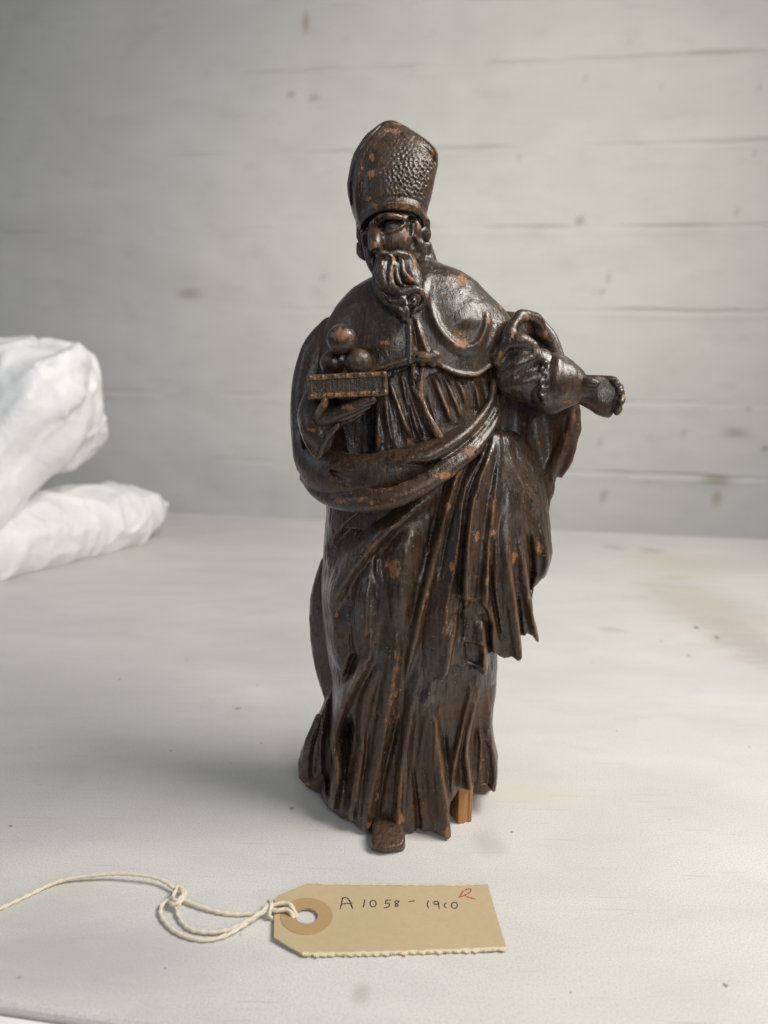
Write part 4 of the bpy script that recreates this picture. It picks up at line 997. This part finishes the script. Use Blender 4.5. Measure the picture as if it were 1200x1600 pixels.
for u, v, r in ((848, 568, 1.3), (846, 577, 1.2), (848, 587, 1.2), (845, 597, 1.2), (848, 607, 1.1), (846, 616, 1.3), (849, 626, 1.3)):
    c.ball(Q(u + 2 + RNG.normal(), v, -18.4 + .012 * abs(v - 598) ** 1.35), r * RNG.uniform(.7, 1.1), .9)
for u, v in ((856, 570), (851, 588), (852, 600), (851, 613)): c.ball(Q(u, v, -19.6), 1.35, .4, cut=True)
c.chain(q4([(862, 568, -18.5, .4), (858, 590, -19.6, .6), (860, 615, -19, .6), (864, 634, -16.5, .5)]), .8, cut=True)
c.mesh('cuff', WOOD, bishop, chips=chips_at([(884, 628, -14, 14, 4), (872, 585, -18, 4, 3)]))
c = Block((64, 244, 148), (104, 292, 190), 0.32)
c.chain(q4([(900, 607, -10.5, 4.7), (918, 610, -11, 4.9), (934, 614, -11.5, 5.5), (950, 618, -11.5, 5.9)]), 2, sq=(1, .7, 1))
c.chain(q4([(902, 596, -11, 2.0), (928, 596, -12, 2.0), (952, 597, -12.5, 1.9)]), 2)
c.chain(q4([(905, 617, -11, 2.0), (925, 628, -12, 2.2), (944, 638, -12.5, 2.6)]), 3)
c.ball(Q(944, 622, -12), (5.0, 3.6, 5.4), 2)
c.ball(Q(951, 617, -18.4), (3.6, 1.5, 3.8), 2.6, cut=True)
# thumb along the upper edge, four short bent fingers round the far end
c.chain(q4([(908, 597, -14, 1.5), (919, 597, -15.6, 1.7), (930, 599, -16.2, 1.5), (933, 602, -16.4, .9)]), .8)
for i, (a0, a1, a2, r) in enumerate([((940, 593, -12), (957, 594, -14), (964, 600, -16), 1.45), ((956, 602, -12), (967, 605, -14), (969, 612, -16.4), 1.5), ((958, 618, -12), (970, 621, -14.4), (970, 628, -16.4), 1.5), ((954, 634, -12), (966, 637, -14.6), (964, 644, -15.5), 1.45)]):
    c.chain(q4([(*a0, r), (*a1, r), (*a2, r * .85)]), .6)
c.chain(q4([(936, 640, -13, 1.6), (950, 647, -13.5, 1.4)]), 1.2)
c.chain(q4([(925, 622, -17, .4), (938, 628, -18, .5), (948, 640, -17, .4)]), .7, cut=True)
c.chain(q4([(934, 606, -17, .4), (944, 603, -18, .4), (950, 606, -18.5, .3)]), .6, cut=True)
c.mesh('hand', WOOD, bishop, chips=chips_at([(974, 621, -15, 4, 6), (931, 600, -17, 4, 3), (956, 592, -14, 8, 2)]), grain=.06, wear_scale=.4)

# ---- book arm: sleeve and hand
c = Block((-36, 232, 118), (8, 284, 176), 0.36)
c.chain(q4([(493, 618, -12, 4.2), (492, 645, -17, 6.0), (496, 668, -21, 6.2), (502, 690, -23, 4.0), (499, 712, -23, 1.3), (498, 718, -23, .6)]), 1.2)
c.chain(q4([(505, 650, -20, 5.0), (518, 655, -25, 4.2), (530, 654, -28, 3.2)]), 1.5)
c.chain(q4([(478, 640, -17, 1.0), (474, 660, -20, 1.1), (481, 690, -24, 1.2), (497, 714, -25, 1.0), (506, 696, -28, 1.0), (518, 676, -31, 1.1), (528, 664, -32, .8)]), .9)
c.mesh('book_sleeve', WOOD, bishop, chips=chips_at([(487, 671, -26, 9, 3)]))
c = Block((-30, 226, 132), (8, 272, 172), 0.30)
c.chain(q4([(505, 652, -26, 3.4), (518, 650, -29, 3.2), (530, 645, -31, 2.6)]), 1.2)
c.chain(q4([(520, 646, -31, 1.8), (540, 637, -34, 1.55), (560, 629, -35, 1.4), (583, 622, -36, 1.0)]), .4)
c.chain(q4([(522, 651, -31, 1.8), (542, 643, -34, 1.6), (563, 634, -34.5, 1.4), (584, 626, -34.5, 1.0)]), .4)
c.chain(q4([(524, 656, -30, 1.7), (542, 650, -32.5, 1.5), (560, 642, -33, 1.3), (575, 635, -33, .9)]), .4)
c.chain(q4([(526, 661, -28.5, 1.6), (542, 656, -30.5, 1.4), (555, 650, -31, 1.2), (565, 645, -31, .8)]), .4)
c.chain(q4([(500, 652, -28, 1.8), (502, 641, -33, 1.5), (507, 631, -36, 1.3), (507, 626, -37, 1.1)]), .6)
c.mesh('hand', WOOD, bishop, chips=chips_at([(506, 632, -37, 5, 8), (543, 637, -36, 12, 5)]), grain=.05)

# ---- book with clasped covers and three balls on it
book_rot = math.atan2(Q(483, 596, -36)[2] - Q(600, 590, -36)[2], Q(483, 596, -36)[0] - Q(600, 590, -36)[0]); book_rot = math.atan(math.tan(book_rot))
bc = Q(543, 602, -36); bc = np.array([bc[0], bc[1] + 7, bc[2]])
c = Block((-32, 224, 144), (10, 276, 180), 0.30)
ub, vb = np.array([math.cos(book_rot), 0, math.sin(book_rot)]), np.array([-math.sin(book_rot), 0, math.cos(book_rot)])
c.box(bc + vb * 3.0, (13.0, 8.6, .95), .6, .2, rot=book_rot)
c.box(bc - vb * 3.0, (13.0, 8.6, .95), .6, .2, rot=book_rot)
c.box(bc + ub * 12.2, (.9, 8.4, 3.6), .5, .3, rot=book_rot)
for s_ in (-1, 1):
    for i in range(13): c.ball(bc + vb * 3.0 * s_ + ub * (-12 + 2 * i) + np.array([0, -8.8, 0]), (.55, .45, .8), .3, cut=bool(i % 2))
cover = c.mesh('book_cover', WOOD_GILT, bishop, chips=chips_at([(505, 592, -37, 16, 4), (540, 589, -37, 14, 3), (530, 617, -37, 26, 4), (590, 584, -37, 9, 3), (575, 613, -37, 14, 3)]), grain=.05)
c = Block((-32, 224, 144), (10, 276, 180), 0.26)
c.box(bc - ub * .3, (12.0, 7.6, 2.6), .3, .2, rot=book_rot)
for i in range(40):
    s_ = -11.4 + .57 * i + RNG.normal() * .06
    c.box(bc + ub * s_ + np.array([0, -7.75, 0]), (.13, .22, 2.4), .05, .1, cut=True, rot=book_rot)
c.mesh('page_block', WOOD, bishop, grain=.04)
for nm, (u, v, dy, rp, ch) in (('ball', (535, 531, -33, 5.0, [(533, 523, -38, 14, 11)])), ('ball', (520, 567, -27, 4.4, [])), ('ball', (559, 566, -33, 4.6, []))):
    c = Block(np.array(Q(u, v, dy)) - rp - 2, np.array(Q(u, v, dy)) + rp + 2, 0.30)
    c.ball(Q(u, v, dy), (rp, rp, rp * 1.0), .2)
    c.mesh('ball', WOOD, bishop, chips=chips_at(ch), grain=.22)

# ---- head
c = Block((-12, 248, 202), (28, 300, 240), 0.28)
c.ball(Q(618, 372, 0), (9.6, 12.5, 15.0), 1)
c.ball(Q(612, 385, -3), (7.4, 11.0, 10.0), 2.5)
c.chain(q4([(640, 385, 5, 7.5), (650, 412, 5, 7.8), (652, 432, 4, 8)]), 2.5)
c.ball(Q(594, 376, -8.5), (4.2, 5.0, 4.6), 2.0)
c.ball(Q(606, 384, -9), (6.0, 4.5, 4.5), 2.0)
c.chain(q4([(577, 372, -6, 3.0), (580, 395, -6, 2.6)]), 1.5)
c.ball(Q(603, 352.5, -15.0), (6.0, 6.2, 3.1), 1.0, cut=True, rot=.16)                # eye socket
c.ball(Q(610, 353.5, -11.0), (3.4, 2.0, 1.4), .5, rot=.25)                             # eyeball
c.chain(q4([(599, 363.5, -13.6, .5), (612, 361, -14.4, .6), (624, 356, -14.0, .6), (632, 350.5, -12.8, .4)]), .7)   # lower lid
c.chain(q4([(583, 348, -11.4, .8), (592, 341, -13.4, 1.1), (604, 338, -14.4, 1.2), (618, 338.5, -14.2, 1.1), (629, 342, -12.8, .9), (634, 349, -11.4, .6)]), 1.2)   # brow
c.ball(Q(591, 352, -15), (3.0, 6.0, 2.8), 1.0, cut=True)
c.chain(q4([(583, 355, -11.2, 1.7), (585, 366, -13.8, 2.3), (586, 377, -15.8, 2.5), (586, 384, -16.6, 2.2)]), 1.8)    # nose
c.chain(q4([(600, 369, -14.6, .3), (613, 367.5, -15.0, .35), (626, 361, -14.0, .3)]), .8, cut=True)
c.ball(Q(592, 388, -15.5), (1.5, 1.5, 1.2), .6)
c.ball(Q(587, 391, -17.5), (1.2, 1.1, .6), .3, cut=True)
c.ball(Q(619, 375, -10.2), (5.4, 3.8, 4.4), 2)                                      # cheek
c.chain(q4([(603, 374, -15.5, .3), (606, 382, -15.5, .4), (603, 391, -15.5, .3)]), 1.2, cut=True)
c.chain(q4([(634, 357, -10.5, .9), (635, 372, -10, 1.2), (633, 384, -10, .9)]), 1)
c.ball(Q(640, 354, -11), (1.3, 2.0, 3.2), .8, cut=True)
c.ball(Q(646, 343, -8.5), (2.0, 2.0, 1.4), .8, cut=True)
c.chain(q4([(649, 349, -8, 1.2), (652, 358, -8, 1.5), (651, 369, -7.5, 1.4)]), .6)                # temple lock
c.chain(q4([(656, 340, -5, 1.2), (664, 345, -3, 1.7), (664, 356, -2, 1.6), (657, 362, -4, 1.0)]), .6)
c.ball(Q(665, 367, -1), (2.0, 2.4, 2.6), .8)                                         # ear
c.chain(q4([(645, 375, -8, 1.6), (653, 382, -6, 2.4), (655, 395, -5, 2.6), (651, 404, -6, 1.6)]), .8)
c.ball(Q(646, 380, -9.5), (1.5, 1.6, 1.9), .6, cut=True)
c.ball(Q(655, 394, -8.5), (1.6, 1.2, 1.3), .6, cut=True)
c.chain(q4([(562, 352, -2, 1.6), (564, 366, -2, 1.9), (567, 378, -3, 1.5)]), .8)                   # far ear and hair
c.chain(q4([(561, 384, 0, 1.3), (566, 394, -1, 2.1), (571, 401, -2, 1.6)]), .6)
c.ball(Q(571, 373, -9), (1.0, 2.2, 2.6), .8, cut=True)
c.chain(q4([(577, 395, -9, 1.8), (580, 410, -10, 1.8), (586, 424, -10, 1.4)]), 1.2)
c.mesh('head', WOOD, bishop, chips=chips_at([(584, 383, -19, 8, 7), (652, 359, -9, 4, 12), (634, 373, -11, 4, 12), (594, 338, -15, 5, 4), (668, 340, -2, 4, 6), (617, 339, -15, 5, 3), (645, 411, -10, 5, 12)]), grain=.08, wear_scale=.5)

# ---- beard: separate carved locks
c = Block((-10, 240, 178), (26, 282, 226), 0.28)
c.chain(q4([(603, 412, -13, 4.0), (602, 440, -14, 4.6), (612, 465, -15.5, 4.4), (626, 485, -17, 3.2), (634, 502, -18, 1.2)]), 2)
c.chain(q4([(630, 412, -10, 4.6), (640, 435, -11, 4.6), (645, 455, -14, 3.6), (643, 476, -16.5, 2.2)]), 2)
LK = [([(590, 400, -16, .8), (596, 396, -18.2, 1.3), (604, 398, -18.6, 1.1), (611, 405, -18.2, 1.3), (619, 416, -17.4, .9)], .4),
      ([(608, 398, -16.5, 1.2), (622, 397, -15.5, 1.4), (636, 401, -13, 1.4), (643, 412, -11.5, 1.3), (648, 420, -11, .9)], .7),
      ([(598, 410, -18, 1.9), (596, 425, -19.2, 2.3), (600, 442, -20, 2.2), (606, 452, -20.2, 1.4)], .7),
      ([(612, 412, -18.6, 1.3), (609, 428, -20, 1.5), (610, 444, -21, 1.6), (618, 455, -22, 1.6), (632, 456, -22.4, 1.4), (646, 452, -22, 1.35), (656, 455, -21.2, 1.25), (663, 463, -20.4, .8)], .35),
      ([(618, 414, -18, 1.0), (619, 428, -19, 1.2), (624, 441, -20, 1.2), (634, 449, -20.8, 1.1), (645, 450, -20.4, .9)], .35),
      ([(627, 408, -16.5, 1.1), (628, 420, -17.5, 1.2), (634, 432, -18, 1.2), (645, 441, -17.6, 1.1), (652, 447, -16.5, .9)], .35),
      ([(592, 430, -16.5, 1.0), (594, 452, -18, 1.1), (603, 472, -19.5, 1.1), (616, 480, -20.5, 1.2), (626, 486, -21, 1.1), (631, 497, -20.6, .9)], .5),
      ([(630, 470, -19.5, 1.1), (634, 484, -20.6, 1.3), (636, 498, -20, .9), (640, 508, -19, .6)], .5),
      ([(662, 463, -19.5, .9), (662, 472, -19, 1.1), (656, 480, -19, 1.0), (650, 482, -19.4, .7)], .4),
      ([(640, 430, -14, 1.5), (650, 440, -13, 1.6), (655, 448, -13, 1.2)], .8),
      ([(646, 470, -19, .8), (647, 482, -19.5, 1.0), (643, 494, -19, .7)], .5)]
for p, k in LK: c.chain(q4(p), k, n=7)
for p in ([(628, 430, -20, .9), (634, 440, -20, 1.5), (645, 446, -19.6, 1.2)], [(616, 418, -20, .5), (614, 434, -20.5, .6), (620, 447, -21, .6), (632, 452.5, -22, .4)], [(610, 468, -21, 1.2), (628, 468, -21, 1.9), (644, 466, -20.5, 1.6)], [(648, 472, -20, 1.3), (642, 480, -20, 1.2), (640, 488, -20, .7)],
          [(596, 402.5, -19, .7), (603, 402, -19.6, .9), (609, 404, -19, .5)], [(604, 414, -20.5, .35), (603, 430, -21.5, .4), (606, 444, -22, .35)], [(592, 470, -16, 1), (602, 484, -17, 1.6)]):
    c.chain(q4(p), .5, cut=True, n=6)
c.mesh('beard', WOOD, bishop, chips=chips_at([(648, 411, -11, 4, 14), (660, 460, -21, 7, 5), (640, 437, -18, 8, 6), (617, 404, -18, 5, 5), (650, 474, -19, 3, 8), (612, 430, -20, 3, 9)]), grain=.05, hair=.17, wear_scale=.36)

# ---- mitre
MIT = loft_px([(189, 606, 616, 2.0, 2.0, 3), (193, 597, 624, 3.4, 3.4, 3), (201, 586, 638, 5.2, 5, 3), (210, 575, 652, 6.6, 6.5, 2.5), (220, 566, 666, 8.0, 8, 2), (230, 560, 679, 9.2, 9, 2), (242, 553, 685.5, 10.2, 10, 1.5), (257, 548, 685, 11.2, 11, 1), (272, 545, 681.5, 12.0, 12, .5),
               (290, 542, 678, 12.8, 12.8, 0), (305, 543, 674.5, 13.2, 13, 0), (320, 547, 670, 13.4, 13, 0), (335, 551, 667, 13.4, 13, 0), (350, 556, 666, 13.2, 13, 0), (366, 559, 665, 13, 13, 0)], 2.15)
c = Block((-16, 256, 216), (34, 304, 262), 0.28)
x, y, z = c.xyz(); rl = Relief(c)
def mf(pts, wl, wr, h, **k): rl.fold(xz(MIT, pts), wl, wr, h, **k)
mf([(558, 352), (570, 334), (588, 322), (608, 318), (634, 319), (652, 325), (664, 342)], 1.1, 1.3, .75, taper=(0, 0))
mf([(557, 342), (570, 323), (590, 310), (610, 307), (634, 308), (654, 314), (667, 328)], .7, .7, -.35, mode='add', taper=(0, 0))
mf([(606, 192), (592, 206), (577, 222), (563, 246), (556, 282), (556, 318), (560, 346)], .7, 2.4, 1.0, taper=(.1, 0))
mf([(603, 190), (588, 204), (572, 222), (557, 246), (549, 282), (550, 316)], .8, .7, -.9, mode='add', taper=(.1, 0))
mf([(650, 210), (668, 222), (680, 236), (682, 250)], .8, 1.0, 1.0)
mf([(654, 225), (668, 234), (678, 247), (679, 262)], .9, .9, [-.5, -.8, -.5], mode='add')
mf([(608, 196), (628, 205), (645, 216)], 1.5, 1.5, [.5, .6, .2])
# punched dots over the front
for j in range(22):
    for i in range(14):
        u, v = 588 + i * 8.4 + (j % 2) * 4.2 + RNG.normal() * 1.5, 204 + j * 5.6 + RNG.normal() * 1.2
        if v > 309 or u > 682 - (v - 240) * .2 - 5 or u < 596 + 6 * RNG.random() or (v < 232 and abs(u - 618) > (v - 192) * .8): continue
        p = MIT.S(u, v); ix, iz = (p[0] - c.lo[0]) / c.res, (p[2] - c.lo[2]) / c.res
        a, b2 = int(ix) - 4, int(iz) - 4
        if a < 0 or b2 < 0 or a + 10 > rl.D.shape[0] or b2 + 10 > rl.D.shape[1]: continue
        gx, gz = np.arange(a, a + 10)[:, None] - ix, np.arange(b2, b2 + 10)[None] - iz
        fd = 0.42 * (0.25 + 0.75 * min(1, max(0, (v - 215) / 50))) * (0.5 + .8 * RNG.random()) * min(1, max(.15, (u - 598) / 22))
        rr = (gx ** 2 + gz ** 2) * c.res ** 2
        rl.D[a:a + 10, b2:b2 + 10] += (-fd * np.exp(-rr / .22) + .35 * fd * np.exp(-(np.sqrt(rr) - .85) ** 2 / .08)).astype(np.float32)
d = MIT.dist(x, y, z) - rl.D[:, None, :] * front_weight(c, Y0 + 1, 8)
brim = polygon_distance(c, [MIT.S(u, v, .5)[[0, 2]] for u, v in ((520, 150), (535, 330), (553, 345), (558.5, 363), (561, 362), (569, 346), (578, 337), (588, 331.5), (606, 328), (620, 327.5), (634, 328.5), (645, 331), (653, 335), (661, 346), (665, 358), (670, 350), (700, 150))])
d = np.where(y < Y0 + 2, smax(d.astype(np.float32), brim[:, None, :], .8), smax(d.astype(np.float32), (MIT.S(600, 362)[2] - z), .8))
ztop = MIT.z[-1]
c.f = smax(d.astype(np.float32), (z - ztop + 0.3 + 0 * d).astype(np.float32), 1.5)
c.mesh('mitre', WOOD, bishop, chips=chips_at([(581, 244, -8, 5, 8), (582, 251, -8, 3, 5), (580, 274, -11, 6, 10), (585, 321, -13, 8, 6), (618, 321, -14, 22, 6), (632, 320, -14, 10, 5), (650, 323, -11, 7, 7), (668, 334, -2, 4, 8), (612, 207, -3, 16, 6), (624, 196, 0, 12, 4), (676, 243, -2, 4, 7, ), (575, 312, -11, 5, 4),
           (594, 270, -12, 3, 2), (600, 262, -12, 2, 2), (566, 265, -8, 2, 4), (570, 300, -10, 2, 3)]), grain=.08, wear_scale=.4)

# ---- shoe tip and the stump of bare wood under the hem
c = Block((-6, 228, -1), (20, 266, 16), 0.36)
p = on_z(606, 1305, 3.5)
c.box((p[0] + .2, p[1] + 4, 2.6), (6.0, 9.0, 3.8), 2.6, .5)
c.ball((p[0] - .1, p[1] - 4.6, 1.6), (5.7, 4.6, 4.0), 2.0)
xs, ys, zs_ = c.xyz(); c.f = smax(c.f, (0.05 - zs_).astype(np.float32) + 0 * c.f, .3)
c.f = smax(c.f, (zs_ - 5.6 - (ys - p[1]) * .32 + 0 * c.f).astype(np.float32), .8)
c.f = smax(c.f, (-(ys - p[1]) - 7.4 - (zs_ - 3) * .5 + .25 * np.abs(xs - p[0] + 1) + 0 * c.f).astype(np.float32), 1.0)
c.mesh('shoe', WOOD, bishop, grain=.12)
c = Block((16, 240, -1), (40, 272, 22), 0.36)
p = on_z(717, 1287, 0)
c.box((p[0] + .3, p[1] + 6, 9.0), (3.0, 6, 9.4), .4, .2, yaw=.35)
c.box((p[0] + 3.4, p[1] - .4, 5), (1.2, 1.2, 14), .2, .4, cut=True, yaw=.9)
xs, ys, zs_ = c.xyz(); c.f = smax(c.f, (0.05 - zs_).astype(np.float32) + 0 * c.f, .2)
c.mesh('wooden_stump', RAW, bishop, grain=.12)
print('script', round(time.time() - T0, 1), 's')
